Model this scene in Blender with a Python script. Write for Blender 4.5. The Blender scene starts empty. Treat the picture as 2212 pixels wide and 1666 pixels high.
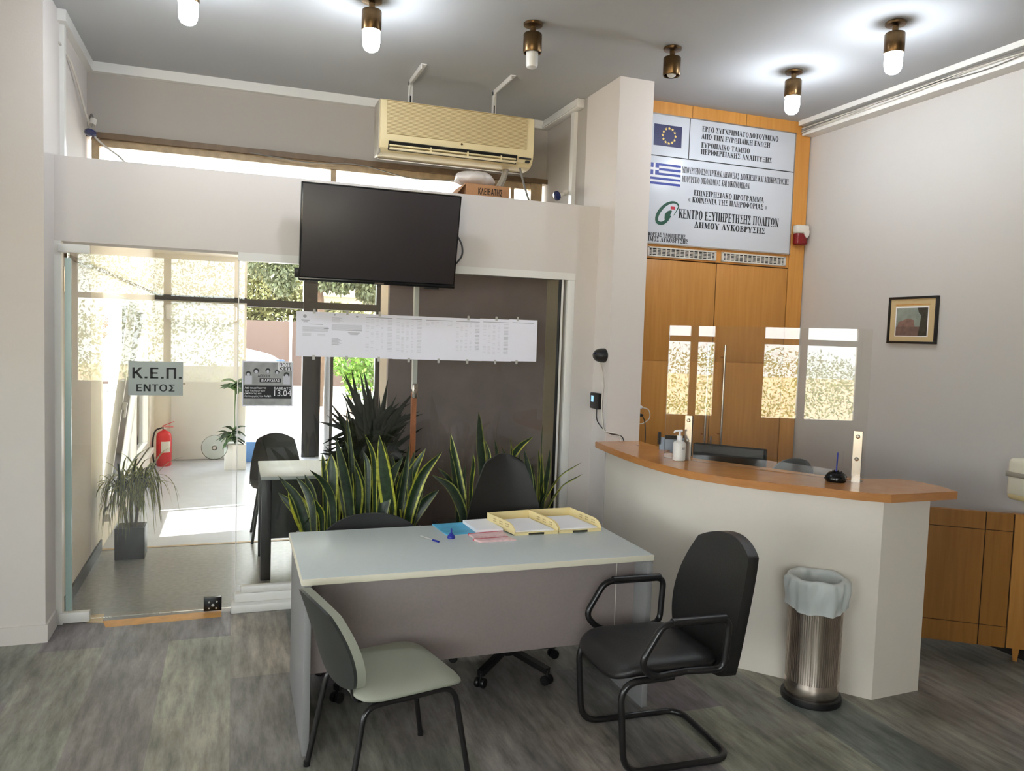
import bpy, bmesh, math, random
from mathutils import Vector, Matrix
random.seed(7)
PI = math.pi
sc = bpy.context.scene
COL = sc.collection

# ------------------------------------------------------------------ camera
FOC, IW, IH, CAMZ = 1690.14, 2212.0, 1666.0, 1.8
YAW, PIT, ROL = math.radians(-19.63613), math.radians(-3.58588), math.radians(-1.89915)
RM = Matrix.Rotation(YAW, 3, 'Z') @ Matrix.Rotation(PIT, 3, 'X') @ Matrix.Rotation(ROL, 3, 'Y')
cd = bpy.data.cameras.new('camera')
cam = bpy.data.objects.new('camera', cd)
COL.objects.link(cam)
cam.location = (0, 0, CAMZ)
cam.rotation_euler = (RM @ Matrix.Rotation(PI / 2, 3, 'X')).to_euler()
cd.sensor_width = 36.0
cd.lens = FOC / IW * 36.0
cd.clip_end = 300
sc.camera = cam
ORG = Vector((0, 0, CAMZ))
def ray(x, y): return RM @ Vector(((x - IW / 2) / FOC, 1.0, -(y - IH / 2) / FOC))
def at_z(x, y, z):
    d = ray(x, y); return ORG + d * ((z - CAMZ) / d.z)
def at_y(x, y, Y):
    d = ray(x, y); return ORG + d * (Y / d.y)
def at_x(x, y, X):
    d = ray(x, y); return ORG + d * (X / d.x)

# ------------------------------------------------------------------ objects
def wl(o):
    v = Vector((0, 0, 0))
    while o is not None:
        v = v + Vector(o.location); o = o.parent
    return v
def obj(name, bm, mat, parent=None, base=None, ang=35, smooth=True):
    """link a bmesh (given in world coordinates) as one mesh object"""
    off = wl(parent) if parent else Vector(base or (0, 0, 0))
    if off.length > 0:
        bmesh.ops.translate(bm, verts=bm.verts[:], vec=-off)
    me = bpy.data.meshes.new(name)
    bm.to_mesh(me); bm.free()
    for m in (mat if isinstance(mat, (list, tuple)) else [mat]): me.materials.append(m)
    if smooth:
        me.shade_smooth()
        me.set_sharp_from_angle(angle=math.radians(ang))
    o = bpy.data.objects.new(name, me)
    COL.objects.link(o)
    if parent: o.parent = parent
    elif base: o.location = base
    return o
def tag(o, label, cat, group=None, kind=None):
    o['label'] = label; o['category'] = cat
    if group: o['group'] = group
    if kind: o['kind'] = kind
    return o
def thing(name, label, cat, loc=(0, 0, 0), group=None):
    o = bpy.data.objects.new(name, None)
    o.empty_display_size = 0.1
    COL.objects.link(o); o.location = loc
    return tag(o, label, cat, group)
def struct(name, bm, mat, parent=None, base=None, ang=35, **k):
    o = obj(name, bm, mat, parent, base, ang, **k)
    if not parent: o['kind'] = 'structure'
    return o
def sthing(name, loc=(0, 0, 0)):
    o = bpy.data.objects.new(name, None); COL.objects.link(o); o.location = loc
    o['kind'] = 'structure'; return o
def dup(root, loc, label, group=None, rot=None):
    r = root.copy(); COL.objects.link(r); r.location = loc
    if rot is not None: r.rotation_euler = rot
    r['label'] = label
    if group: r['group'] = group
    for ch in list(root.children):
        c = ch.copy(); COL.objects.link(c); c.parent = r
        for g in list(ch.children):
            d = g.copy(); COL.objects.link(d); d.parent = c
    return r

# ------------------------------------------------------------------ mesh helpers
def B(): return bmesh.new()
def box(bm, x0, x1, y0, y1, z0, z1, bev=0, seg=2):
    M = Matrix.Translation(((x0 + x1) / 2, (y0 + y1) / 2, (z0 + z1) / 2)) @ Matrix.Diagonal((abs(x1 - x0), abs(y1 - y0), abs(z1 - z0), 1))
    r = bmesh.ops.create_cube(bm, size=1, matrix=M)
    if bev > 0:
        es = list({e for v in r['verts'] for e in v.link_edges})
        bmesh.ops.bevel(bm, geom=es, offset=bev, segments=seg, profile=0.5, affect='EDGES')
    return bm
def bxb(*a, **k): return box(B(), *a, **k)
def xform(bm, M, start=0):
    bm.verts.ensure_lookup_table()
    bmesh.ops.transform(bm, matrix=M, verts=bm.verts[start:]); return bm
def poly_prism(bm, pts, vec):
    """pts: 3-D outline, extruded by vec"""
    vec = Vector(vec)
    a = [bm.verts.new(p) for p in pts]; b = [bm.verts.new(Vector(p) + vec) for p in pts]
    n = len(a)
    fs = [bm.faces.new(a), bm.faces.new(b[::-1])]
    for i in range(n):
        fs.append(bm.faces.new((a[(i + 1) % n], a[i], b[i], b[(i + 1) % n])))
    bmesh.ops.recalc_face_normals(bm, faces=fs)
    return bm
def lathe(bm, prof, c=(0, 0, 0), n=32, axis='Z', M=None):
    rings = []; c = Vector(c)
    def P(r, h, a):
        if axis == 'Z': v = Vector((r * math.cos(a), r * math.sin(a), h))
        elif axis == 'Y': v = Vector((r * math.cos(a), h, r * math.sin(a)))
        else: v = Vector((h, r * math.cos(a), r * math.sin(a)))
        if M is not None: v = M @ v
        return c + v
    fs = []
    for r, h in prof:
        rings.append([bm.verts.new(P(max(r, 1e-4), h, 2 * PI * i / n)) for i in range(n)])
    for k in range(len(rings) - 1):
        for i in range(n):
            fs.append(bm.faces.new((rings[k][i], rings[k][(i + 1) % n], rings[k + 1][(i + 1) % n], rings[k + 1][i])))
    fs.append(bm.faces.new(rings[0])); fs.append(bm.faces.new(rings[-1]))
    bmesh.ops.recalc_face_normals(bm, faces=fs)
    return bm
def fillet(pts, rad, seg=6):
    pts = [Vector(p) for p in pts]
    out = [pts[0]]
    for i in range(1, len(pts) - 1):
        p, a, b = pts[i], pts[i - 1], pts[i + 1]
        r = min(rad, (a - p).length * 0.48, (b - p).length * 0.48)
        p0 = p + (a - p).normalized() * r; p1 = p + (b - p).normalized() * r
        for k in range(seg + 1):
            t = k / seg
            out.append(p0 * (1 - t) ** 2 + p * 2 * t * (1 - t) + p1 * t * t)
    out.append(pts[-1])
    return out
def smooth_path(pts, n=8):
    pts = [Vector(p) for p in pts]
    P = [pts[0] * 2 - pts[1]] + pts + [pts[-1] * 2 - pts[-2]]
    out = []
    for i in range(1, len(P) - 2):
        for k in range(n):
            t = k / n
            a, b, c, d = P[i - 1], P[i], P[i + 1], P[i + 2]
            out.append(0.5 * (2 * b + (c - a) * t + (2 * a - 5 * b + 4 * c - d) * t * t + (3 * b - a - 3 * c + d) * t ** 3))
    out.append(pts[-1])
    return out
def tube(bm, pts, r, n=10, r2=None, flat=1.0):
    pts = [Vector(p) for p in pts]
    q = [pts[0]]
    for p in pts[1:]:
        if (p - q[-1]).length > 1e-5: q.append(p)
    pts = q
    t0 = (pts[1] - pts[0]).normalized()
    up = Vector((0, 0, 1)) if abs(t0.z) < 0.9 else Vector((1, 0, 0))
    nx = t0.cross(up).normalized()
    rings = []; fs = []
    for i, p in enumerate(pts):
        t = (pts[min(i + 1, len(pts) - 1)] - pts[max(i - 1, 0)]).normalized()
        nx = (nx - t * nx.dot(t)).normalized(); ny = t.cross(nx)
        rr = r if r2 is None else r + (r2 - r) * i / (len(pts) - 1)
        rings.append([bm.verts.new(p + nx * rr * math.cos(2 * PI * k / n) + ny * rr * flat * math.sin(2 * PI * k / n)) for k in range(n)])
    for a, b in zip(rings, rings[1:]):
        for k in range(n):
            fs.append(bm.faces.new((a[k], a[(k + 1) % n], b[(k + 1) % n], b[k])))
    fs.append(bm.faces.new(rings[0])); fs.append(bm.faces.new(rings[-1]))
    bmesh.ops.recalc_face_normals(bm, faces=fs)
    return bm
def bar(bm, a, b, w, h):
    """rectangular bar between two points; w horizontal width, h other"""
    a, b = Vector(a), Vector(b); t = (b - a).normalized()
    up = Vector((0, 0, 1)) if abs(t.z) < 0.9 else Vector((0, 1, 0))
    s = t.cross(up).normalized(); u = s.cross(t)
    pts = [a + s * w / 2 * i + u * h / 2 * j for i, j in ((-1, -1), (1, -1), (1, 1), (-1, 1))]
    return poly_prism(bm, pts, b - a)
def grid(bm, fn, nu, nv, closed=False, uv=False):
    """surface fn(u,v)->Vector, u,v in 0..1"""
    vs = [[bm.verts.new(fn(i / nu, j / nv)) for j in range(nv + 1)] for i in range(nu + 1)]
    lay = bm.loops.layers.uv.verify() if uv else None
    fs = []
    for i in range(nu):
        for j in range(nv):
            f = bm.faces.new((vs[i][j], vs[i + 1][j], vs[i + 1][j + 1], vs[i][j + 1])); fs.append(f)
            if uv:
                for l, c in zip(f.loops, ((i, j), (i + 1, j), (i + 1, j + 1), (i, j + 1))):
                    l[lay].uv = (c[0] / nu, c[1] / nv)
    return vs
def slab_surface(bm, fn, nu, nv, th):
    """thick sheet: front fn(u,v), back offset along th(u,v) vector"""
    a = [[bm.verts.new(fn(i / nu, j / nv)) for j in range(nv + 1)] for i in range(nu + 1)]
    b = [[bm.verts.new(fn(i / nu, j / nv) + th(i / nu, j / nv)) for j in range(nv + 1)] for i in range(nu + 1)]
    fs = []
    for i in range(nu):
        for j in range(nv):
            fs.append(bm.faces.new((a[i][j], a[i + 1][j], a[i + 1][j + 1], a[i][j + 1])))
            fs.append(bm.faces.new((b[i][j + 1], b[i + 1][j + 1], b[i + 1][j], b[i][j])))
    for i in range(nu):
        fs.append(bm.faces.new((a[i][0], b[i][0], b[i + 1][0], a[i + 1][0])))
        fs.append(bm.faces.new((a[i + 1][nv], b[i + 1][nv], b[i][nv], a[i][nv])))
    for j in range(nv):
        fs.append(bm.faces.new((a[0][j + 1], b[0][j + 1], b[0][j], a[0][j])))
        fs.append(bm.faces.new((a[nu][j], b[nu][j], b[nu][j + 1], a[nu][j + 1])))
    bmesh.ops.recalc_face_normals(bm, faces=fs)
    return bm

# ------------------------------------------------------------------ materials
def lin(c):
    return tuple((v / 255 / 12.92) if v / 255 <= 0.04045 else ((v / 255 + 0.055) / 1.055) ** 2.4 for v in c) + (1.0,)
def mat(name, rgb, rough=0.5, metal=0.0, var=0.0, scale=8.0, stretch=(1, 1, 1), bump=0.0, bscale=60.0, spec=0.5, emit=None, est=0.0, coat=0.0, trans=0.0, alpha=1.0, sheen=0.0):
    m = bpy.data.materials.new(name); m.use_nodes = True
    nt = m.node_tree; bs = nt.nodes['Principled BSDF']
    c = lin(rgb)
    bs.inputs['Base Color'].default_value = c
    bs.inputs['Roughness'].default_value = rough
    bs.inputs['Metallic'].default_value = metal
    bs.inputs['Specular IOR Level'].default_value = spec
    bs.inputs['Coat Weight'].default_value = coat
    bs.inputs['Transmission Weight'].default_value = trans
    bs.inputs['Alpha'].default_value = alpha
    if sheen: bs.inputs['Sheen Weight'].default_value = sheen
    tc = nt.nodes.new('ShaderNodeTexCoord'); mp = nt.nodes.new('ShaderNodeMapping')
    mp.inputs['Scale'].default_value = stretch
    nt.links.new(tc.outputs['Object'], mp.inputs['Vector'])
    if var > 0:
        nz = nt.nodes.new('ShaderNodeTexNoise'); nz.inputs['Scale'].default_value = scale
        nz.inputs['Detail'].default_value = 6
        nt.links.new(mp.outputs['Vector'], nz.inputs['Vector'])
        rp = nt.nodes.new('ShaderNodeValToRGB')
        rp.color_ramp.elements[0].position = 0.3; rp.color_ramp.elements[1].position = 0.7
        rp.color_ramp.elements[0].color = tuple(min(1, v * (1 - var)) for v in c[:3]) + (1,)
        rp.color_ramp.elements[1].color = tuple(min(1, v * (1 + var)) for v in c[:3]) + (1,)
        nt.links.new(nz.outputs['Fac'], rp.inputs['Fac'])
        nt.links.new(rp.outputs['Color'], bs.inputs['Base Color'])
    if bump > 0:
        n2 = nt.nodes.new('ShaderNodeTexNoise'); n2.inputs['Scale'].default_value = bscale
        n2.inputs['Detail'].default_value = 4
        nt.links.new(mp.outputs['Vector'], n2.inputs['Vector'])
        bp = nt.nodes.new('ShaderNodeBump'); bp.inputs['Strength'].default_value = bump
        bp.inputs['Distance'].default_value = 0.01
        nt.links.new(n2.outputs['Fac'], bp.inputs['Height'])
        nt.links.new(bp.outputs['Normal'], bs.inputs['Normal'])
    if emit:
        bs.inputs['Emission Color'].default_value = lin(emit)
        bs.inputs['Emission Strength'].default_value = est
    return m
def glass(name, tint=(255, 255, 255), ior=1.45, gain=1.0, rough=0.0):
    m = bpy.data.materials.new(name); m.use_nodes = True
    nt = m.node_tree; nt.nodes.remove(nt.nodes['Principled BSDF'])
    out = nt.nodes['Material Output']
    tr = nt.nodes.new('ShaderNodeBsdfTransparent'); tr.inputs['Color'].default_value = lin(tint)
    gl = nt.nodes.new('ShaderNodeBsdfGlossy'); gl.inputs['Roughness'].default_value = rough
    fr = nt.nodes.new('ShaderNodeFresnel'); fr.inputs['IOR'].default_value = ior
    mu = nt.nodes.new('ShaderNodeMath'); mu.operation = 'MULTIPLY'; mu.inputs[1].default_value = gain
    mu.use_clamp = True
    mx = nt.nodes.new('ShaderNodeMixShader')
    nt.links.new(fr.outputs[0], mu.inputs[0]); nt.links.new(mu.outputs[0], mx.inputs[0])
    nt.links.new(tr.outputs[0], mx.inputs[1]); nt.links.new(gl.outputs[0], mx.inputs[2])
    nt.links.new(mx.outputs[0], out.inputs['Surface'])
    return m
def wood(name, a, b, rough=0.4, stretch=(14, 14, 0.8), spec=0.5):
    m = mat(name, a, rough, spec=spec)
    nt = m.node_tree; bs = nt.nodes['Principled BSDF']
    mp = [n for n in nt.nodes if n.type == 'MAPPING'][0]; mp.inputs['Scale'].default_value = stretch
    nz = nt.nodes.new('ShaderNodeTexNoise'); nz.inputs['Scale'].default_value = 2.5; nz.inputs['Detail'].default_value = 8
    nz.inputs['Distortion'].default_value = 0.6
    nt.links.new(mp.outputs['Vector'], nz.inputs['Vector'])
    rp = nt.nodes.new('ShaderNodeValToRGB')
    rp.color_ramp.elements[0].position = 0.3; rp.color_ramp.elements[1].position = 0.72
    rp.color_ramp.elements[0].color = lin(a); rp.color_ramp.elements[1].color = lin(b)
    nt.links.new(nz.outputs['Fac'], rp.inputs['Fac']); nt.links.new(rp.outputs['Color'], bs.inputs['Base Color'])
    return m
def floor_mat():
    m = bpy.data.materials.new('plank_vinyl'); m.use_nodes = True
    nt = m.node_tree; L = nt.links.new; N = nt.nodes.new
    bs = nt.nodes['Principled BSDF']; bs.inputs['Roughness'].default_value = 0.42
    bs.inputs['Specular IOR Level'].default_value = 0.4
    tc = N('ShaderNodeTexCoord')
    mp = N('ShaderNodeMapping'); mp.inputs['Rotation'].default_value = (0, 0, PI / 2); L(tc.outputs['Object'], mp.inputs['Vector'])
    br = N('ShaderNodeTexBrick'); br.inputs['Scale'].default_value = 1.0
    br.inputs['Brick Width'].default_value = 0.95; br.inputs['Row Height'].default_value = 0.33
    br.inputs['Mortar Size'].default_value = 0.0008; br.offset = 0.37
    br.inputs['Color1'].default_value = (0, 0, 0, 1); br.inputs['Color2'].default_value = (1, 1, 1, 1)
    br.inputs['Mortar'].default_value = (0.3, 0.3, 0.3, 1)
    L(mp.outputs['Vector'], br.inputs['Vector'])
    r1 = N('ShaderNodeValToRGB'); cr = r1.color_ramp
    cols = [(112, 108, 108), (152, 142, 130), (92, 101, 98), (160, 150, 136), (136, 137, 122), (112, 104, 109)]
    cr.elements[0].color = lin(cols[0]); cr.elements[1].color = lin(cols[-1])
    for i, c in enumerate(cols[1:-1]):
        e = cr.elements.new((i + 1) / 5.0); e.color = lin(c)
    L(br.outputs['Color'], r1.inputs['Fac'])
    m2 = N('ShaderNodeMapping'); m2.inputs['Scale'].default_value = (1, 0.16, 1); L(tc.outputs['Object'], m2.inputs['Vector'])
    nz = N('ShaderNodeTexNoise'); nz.inputs['Scale'].default_value = 20; nz.inputs['Detail'].default_value = 8; nz.inputs['Roughness'].default_value = 0.7
    L(m2.outputs['Vector'], nz.inputs['Vector'])
    n3 = N('ShaderNodeTexNoise'); n3.inputs['Scale'].default_value = 3.2; n3.inputs['Detail'].default_value = 5
    m3 = N('ShaderNodeMapping'); m3.inputs['Scale'].default_value = (1, 0.4, 1); L(tc.outputs['Object'], m3.inputs['Vector']); L(m3.outputs['Vector'], n3.inputs['Vector'])
    r2 = N('ShaderNodeMapRange'); r2.inputs['From Min'].default_value = 0.32; r2.inputs['From Max'].default_value = 0.68
    r2.inputs['To Min'].default_value = 0.52; r2.inputs['To Max'].default_value = 1.5; L(nz.outputs['Fac'], r2.inputs['Value'])
    r3 = N('ShaderNodeMapRange'); r3.inputs['From Min'].default_value = 0.3; r3.inputs['From Max'].default_value = 0.7
    r3.inputs['To Min'].default_value = 0.6; r3.inputs['To Max'].default_value = 1.42; L(n3.outputs['Fac'], r3.inputs['Value'])
    mm = N('ShaderNodeMath'); mm.operation = 'MULTIPLY'; L(r2.outputs[0], mm.inputs[0]); L(r3.outputs[0], mm.inputs[1])
    vm = N('ShaderNodeVectorMath'); vm.operation = 'SCALE'; L(r1.outputs['Color'], vm.inputs[0]); L(mm.outputs[0], vm.inputs['Scale'])
    L(vm.outputs[0], bs.inputs['Base Color'])
    bp = N('ShaderNodeBump'); bp.inputs['Strength'].default_value = 0.08; bp.inputs['Distance'].default_value = 0.01
    L(nz.outputs['Fac'], bp.inputs['Height']); L(bp.outputs['Normal'], bs.inputs['Normal'])
    return m
def leaf_mat(name, mid, edge, ew=0.16, band=0.35, rough=0.4):
    m = bpy.data.materials.new(name); m.use_nodes = True
    nt = m.node_tree; L = nt.links.new; N = nt.nodes.new
    bs = nt.nodes['Principled BSDF']; bs.inputs['Roughness'].default_value = rough
    uv = N('ShaderNodeUVMap'); sp = N('ShaderNodeSeparateXYZ'); L(uv.outputs['UV'], sp.inputs[0])
    rp = N('ShaderNodeValToRGB'); cr = rp.color_ramp
    cr.elements[0].position = 0; cr.elements[0].color = lin(edge)
    cr.elements[1].position = 1; cr.elements[1].color = lin(edge)
    for p, c in ((ew, edge), (ew + 0.05, mid), (0.95 - ew, mid), (1 - ew, edge)):
        e = cr.elements.new(p); e.color = lin(c)
    L(sp.outputs['X'], rp.inputs['Fac'])
    nz = N('ShaderNodeTexNoise'); nz.inputs['Scale'].default_value = 35; nz.inputs['Detail'].default_value = 3
    tc = N('ShaderNodeTexCoord'); L(tc.outputs['Object'], nz.inputs['Vector'])
    mr = N('ShaderNodeMapRange'); mr.inputs['From Min'].default_value = 0.35; mr.inputs['From Max'].default_value = 0.65
    mr.inputs['To Min'].default_value = 1 - band; mr.inputs['To Max'].default_value = 1 + band; L(nz.outputs['Fac'], mr.inputs['Value'])
    vm = N('ShaderNodeVectorMath'); vm.operation = 'SCALE'; L(rp.outputs['Color'], vm.inputs[0]); L(mr.outputs[0], vm.inputs['Scale'])
    L(vm.outputs[0], bs.inputs['Base Color'])
    return m

M = {}
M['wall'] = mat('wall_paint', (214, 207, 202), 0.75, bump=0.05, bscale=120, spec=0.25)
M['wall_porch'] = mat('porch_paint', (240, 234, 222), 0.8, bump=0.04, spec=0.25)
M['wall_r'] = mat('wall_paint_dimmed', (196, 192, 188), 0.8, bump=0.05, bscale=120, spec=0.2)  # wall paint greyed to stand in for grazing light on the right wall
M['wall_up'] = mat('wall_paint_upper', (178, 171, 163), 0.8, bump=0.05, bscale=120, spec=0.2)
M['ceil'] = mat('ceiling_paint', (180, 181, 182), 0.85, bump=0.04, bscale=90, spec=0.15)
M['floor'] = floor_mat()
M['floor_porch'] = mat('porch_floor', (146, 145, 143), 0.26, var=0.1, scale=30)
M['floor_far'] = mat('porch_far_floor', (178, 182, 190), 0.3, var=0.05, scale=8)
M['white_al'] = mat('white_lacquer', (226, 224, 219), 0.35)
M['offwhite'] = mat('off_white_plastic', (214, 208, 198), 0.5)
M['dark_al'] = mat('dark_bronze_aluminium', (46, 43, 42), 0.4)
M['beige_al'] = mat('beige_window_frame', (176, 152, 118), 0.5, var=0.15, scale=20)
M['brown_al'] = mat('brown_window_frame', (110, 88, 64), 0.5, var=0.15, scale=20)
M['glass'] = glass('clear_glass', (252, 253, 252), 1.5, 1.0)
M['plexi'] = glass('plexiglass', (252, 252, 250), 1.5, 1.15)
M['discglass'] = glass('acrylic_disc', (250, 255, 255), 1.5, 1.0)
M['teal'] = mat('glass_edge', (150, 172, 166), 0.25)
M['charcoal_wall'] = mat('charcoal_panel', (150, 134, 133), 0.6, var=0.08, scale=6)
M['maple'] = wood('maple_veneer', (199, 136, 62), (214, 154, 78), 0.38)
M['maple_h'] = wood('maple_veneer_cross', (204, 142, 66), (218, 160, 84), 0.38, stretch=(0.8, 14, 14))
M['maple_dk'] = wood('maple_panel', (188, 128, 58), (202, 144, 72), 0.42)
M['top_wood'] = wood('counter_veneer', (184, 124, 70), (198, 138, 82), 0.18, stretch=(3, 3, 14))
M['groove'] = mat('dark_joint', (60, 38, 16), 0.8)
M['black'] = mat('black_plastic', (22, 21, 21), 0.4)
M['screen'] = mat('tv_screen', (46, 41, 43), 0.42, spec=0.6)
M['black_gl'] = mat('black_gloss', (16, 15, 16), 0.2)
M['steel'] = mat('brushed_steel', (196, 184, 172), 0.24, metal=1.0)
M['chrome'] = mat('chrome', (225, 220, 212), 0.12, metal=1.0)
M['brass'] = mat('antique_brass', (108, 86, 60), 0.32, metal=1.0, var=0.15, scale=40)
M['ac'] = mat('yellowed_plastic', (226, 209, 164), 0.45, var=0.04, scale=6)
M['ac_side'] = mat('grey_plastic', (160, 152, 138), 0.5)
M['cardboard'] = mat('cardboard', (172, 126, 88), 0.85, var=0.08, scale=20)
M['ink'] = mat('marker_ink', (40, 30, 24), 0.8)
M['print'] = mat('printed_black', (20, 20, 22), 0.6)
M['print_gr'] = mat('printed_grey', (172, 172, 182), 0.8)
M['print_lt'] = mat('printed_pale_grey', (205, 205, 214), 0.8)
M['paper'] = mat('paper', (240, 239, 250), 0.8)
M['paper_w'] = mat('white_paper', (236, 236, 240), 0.8)
M['sign'] = mat('sign_panel', (208, 212, 220), 0.25)
M['blue_flag'] = mat('flag_navy', (28, 30, 82), 0.5)
M['blue_gr'] = mat('flag_blue', (44, 60, 150), 0.5)
M['gold'] = mat('star_yellow', (232, 200, 110), 0.5)
M['green_l'] = mat('emblem_green', (14, 74, 52), 0.5)
M['red_l'] = mat('emblem_red', (196, 44, 60), 0.5)
M['desk_top'] = mat('grey_laminate', (196, 204, 204), 0.38, var=0.02, scale=90)
M['cream'] = mat('cream_edge', (226, 220, 200), 0.45)
M['desk_body'] = mat('grey_brown_laminate', (146, 134, 132), 0.5, var=0.04, scale=90)
M['desk_side'] = mat('grey_laminate_side', (134, 133, 133), 0.5, var=0.03, scale=90)
M['leather'] = mat('black_leatherette', (30, 28, 27), 0.42, bump=0.15, bscale=220)
M['fabric_dk'] = mat('charcoal_fabric', (50, 50, 52), 0.85, bump=0.2, bscale=500)
M['fabric_gr'] = mat('grey_green_fabric', (150, 152, 138), 0.8, bump=0.15, bscale=500)
M['shell_dk'] = mat('dark_grey_plastic', (46, 48, 46), 0.45, var=0.05)
M['tube_bk'] = mat('black_tube', (26, 24, 24), 0.28)
M['bag'] = mat('bin_liner', (224, 230, 228), 0.35, bump=0.3, bscale=18, alpha=.82)
M['tray'] = mat('cream_tray', (232, 214, 160), 0.4)
M['leaf'] = leaf_mat('snake_leaf', (38, 58, 34), (176, 178, 62), 0.13)
M['leaf2'] = leaf_mat('snake_leaf_dark', (34, 50, 34), (128, 134, 66), 0.08)
M['grass_leaf'] = leaf_mat('dracaena_leaf', (66, 78, 38), (150, 150, 70), 0.2)
M['dark_leaf'] = mat('dark_leaf', (50, 56, 46), 0.6)
M['green_leaf'] = mat('green_leaf', (70, 96, 52), 0.5, var=0.3, scale=3)
M['planter'] = mat('black_planter', (24, 24, 26), 0.4)
M['soil'] = mat('soil', (52, 40, 30), 0.95, bump=0.5, bscale=60)
M['red'] = mat('extinguisher_red', (206, 30, 36), 0.3)
M['siren'] = mat('siren_red', (120, 14, 20), 0.25)
M['tape'] = mat('orange_tape', (214, 156, 84), 0.5, var=0.12, scale=14)
M['tape_c'] = mat('clear_tape', (190, 188, 184), 0.35)
M['orange_wood'] = mat('bare_orange_wood', (206, 128, 84), 0.7, var=0.2, scale=10, stretch=(6, 6, 1))
M['blue_gl'] = mat('blue_reflector', (18, 30, 84), 0.1, coat=1.0)
M['bulb_off'] = mat('opal_bulb', (222, 222, 220), 0.3)
M['bulb_on'] = mat('lit_bulb', (255, 255, 255), 0.4, emit=(236, 245, 255), est=125)
M['poster_gr'] = mat('poster_grey', (160, 160, 160), 0.6, var=0.22, scale=16)
M['silver_sign'] = mat('silver_sign', (146, 154, 150), 0.3)
M['pen_blue'] = mat('pen_blue', (30, 44, 150), 0.3)
M['mag_blue'] = mat('magazine_cover', (84, 168, 204), 0.4, var=0.3, scale=9)
M['red_print'] = mat('booklet_red', (196, 70, 84), 0.5)
M['pink_print'] = mat('booklet_pattern', (222, 190, 190), 0.5, var=0.15, scale=60)
M['grey_fab2'] = mat('slate_fabric', (86, 92, 94), 0.8)
M['lcd'] = mat('lcd_screen', (170, 214, 236), 0.3, emit=(150, 205, 235), est=0.6)
M['cable_w'] = mat('white_cable', (206, 200, 190), 0.5)
M['cable_g'] = mat('grey_cable', (128, 124, 118), 0.5)
M['mat_board'] = mat('picture_mount', (198, 174, 130), 0.8)
M['pic_sky'] = mat('print_sky', (134, 142, 132), 0.6, var=0.2, scale=14)
M['pic_gnd'] = mat('print_ground', (112, 88, 78), 0.6, var=0.2, scale=30)
M['pic_ruin'] = mat('print_ruin', (130, 100, 90), 0.6, var=0.2, scale=40)
M['pic_tree'] = mat('print_tree', (62, 58, 46), 0.6, var=0.3, scale=40)
M['car'] = mat('car_white', (236, 238, 242), 0.2, coat=0.6)
M['car_gl'] = mat('car_window', (40, 60, 84), 0.08)
M['bldg'] = mat('house_render', (230, 216, 202), 0.85)
M['fence'] = mat('brown_fence', (74, 58, 50), 0.8, var=0.12, scale=8, stretch=(12, 12, 1))
M['brick'] = mat('terrace_paving', (150, 128, 116), 0.8, var=0.12, scale=3)
M['warm_bounce'] = mat('warm_bounce_ground', (232, 206, 168), 0.8, var=0.06, scale=2)  # warm tint picked for the light it throws back indoors
M['terrace'] = mat('terrace_marble', (208, 208, 212), 0.5)
M['street'] = mat('asphalt', (120, 116, 112), 0.9, var=0.1, scale=3)
M['terracotta'] = mat('terracotta_bank', (196, 120, 84), 0.85, var=0.25, scale=6)
M['f_dark'] = mat('tree_leaf_dark', (66, 72, 44), 0.6, var=0.35, scale=1.5)
M['f_mid'] = mat('hedge_leaf', (84, 82, 44), 0.6, var=0.4, scale=1.5)
M['f_bright'] = mat('bush_leaf', (84, 120, 34), 0.5, var=0.3, scale=3)
M['f_pale'] = mat('pale_leaf', (170, 180, 120), 0.6, var=0.3, scale=1.5)
M['bark'] = mat('bark', (84, 66, 50), 0.9, var=0.2, scale=10)
M['blue_bin'] = mat('blue_plastic', (96, 140, 196), 0.4)

# ================================================================== THE SETTING
def wall_panel(bm, axis, t0, t1, u0, u1, z0, z1, holes=()):
    us = sorted({u0, u1} | {h[0] for h in holes} | {h[1] for h in holes})
    zs = sorted({z0, z1} | {h[2] for h in holes} | {h[3] for h in holes})
    for a, b in zip(us, us[1:]):
        for c, d in zip(zs, zs[1:]):
            um, zm = (a + b) / 2, (c + d) / 2
            if any(h[0] < um < h[1] and h[2] < zm < h[3] for h in holes): continue
            if axis == 'x': box(bm, t0, t1, a, b, c, d)
            else: box(bm, a, b, t0, t1, c, d)
    return bm
CZ = 3.6
YG = 5.17                                   # plane of the glass partition
struct('floor', bxb(-3.6, 4.5, -2.6, YG, -0.06, 0), M['floor'])
struct('floor_counter_bay', bxb(2.47, 4.5, YG, 5.6, -0.06, 0), M['floor'])
struct('floor_porch', bxb(-1.1, 2.47, YG, 6.84, -0.06, 0), M['floor_porch'])
struct('floor_porch_far', bxb(-1.1, 2.47, 6.84, 11.6, -0.06, 0), M['floor_far'])
struct('trim_threshold', bxb(-1.0, 2.4, 6.82, 6.86, 0, 0.004), M['beige_al'])
struct('ceiling', bxb(-3.6, 4.5, -2.6, 6.4, CZ, CZ + 0.15), M['ceil'])
# far-left wall with the return that leads to the upper recess
b = bxb(-3.6, -0.98, 4.91, 5.2, 0, CZ); box(b, -1.2, -0.98, 5.2, 6.4, 0, CZ)
struct('wall_far_left', b, M['wall'])
b = bxb(-3.5, -0.968, 4.898, 4.91, 0, 0.1); box(b, -0.98, -0.968, 4.91, 5.15, 0, 0.1)
struct('baseboard_left', b, M['wall'])
# fascia beam over the glazing and the deck behind it
struct('wall_fascia', bxb(-0.98, 2.47, YG, 5.36, 2.265, 2.75), M['wall'])
struct('trim_deck', bxb(-0.98, 2.47, 5.36, 6.5, 2.62, 2.75), M['wall_up'])
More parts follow.
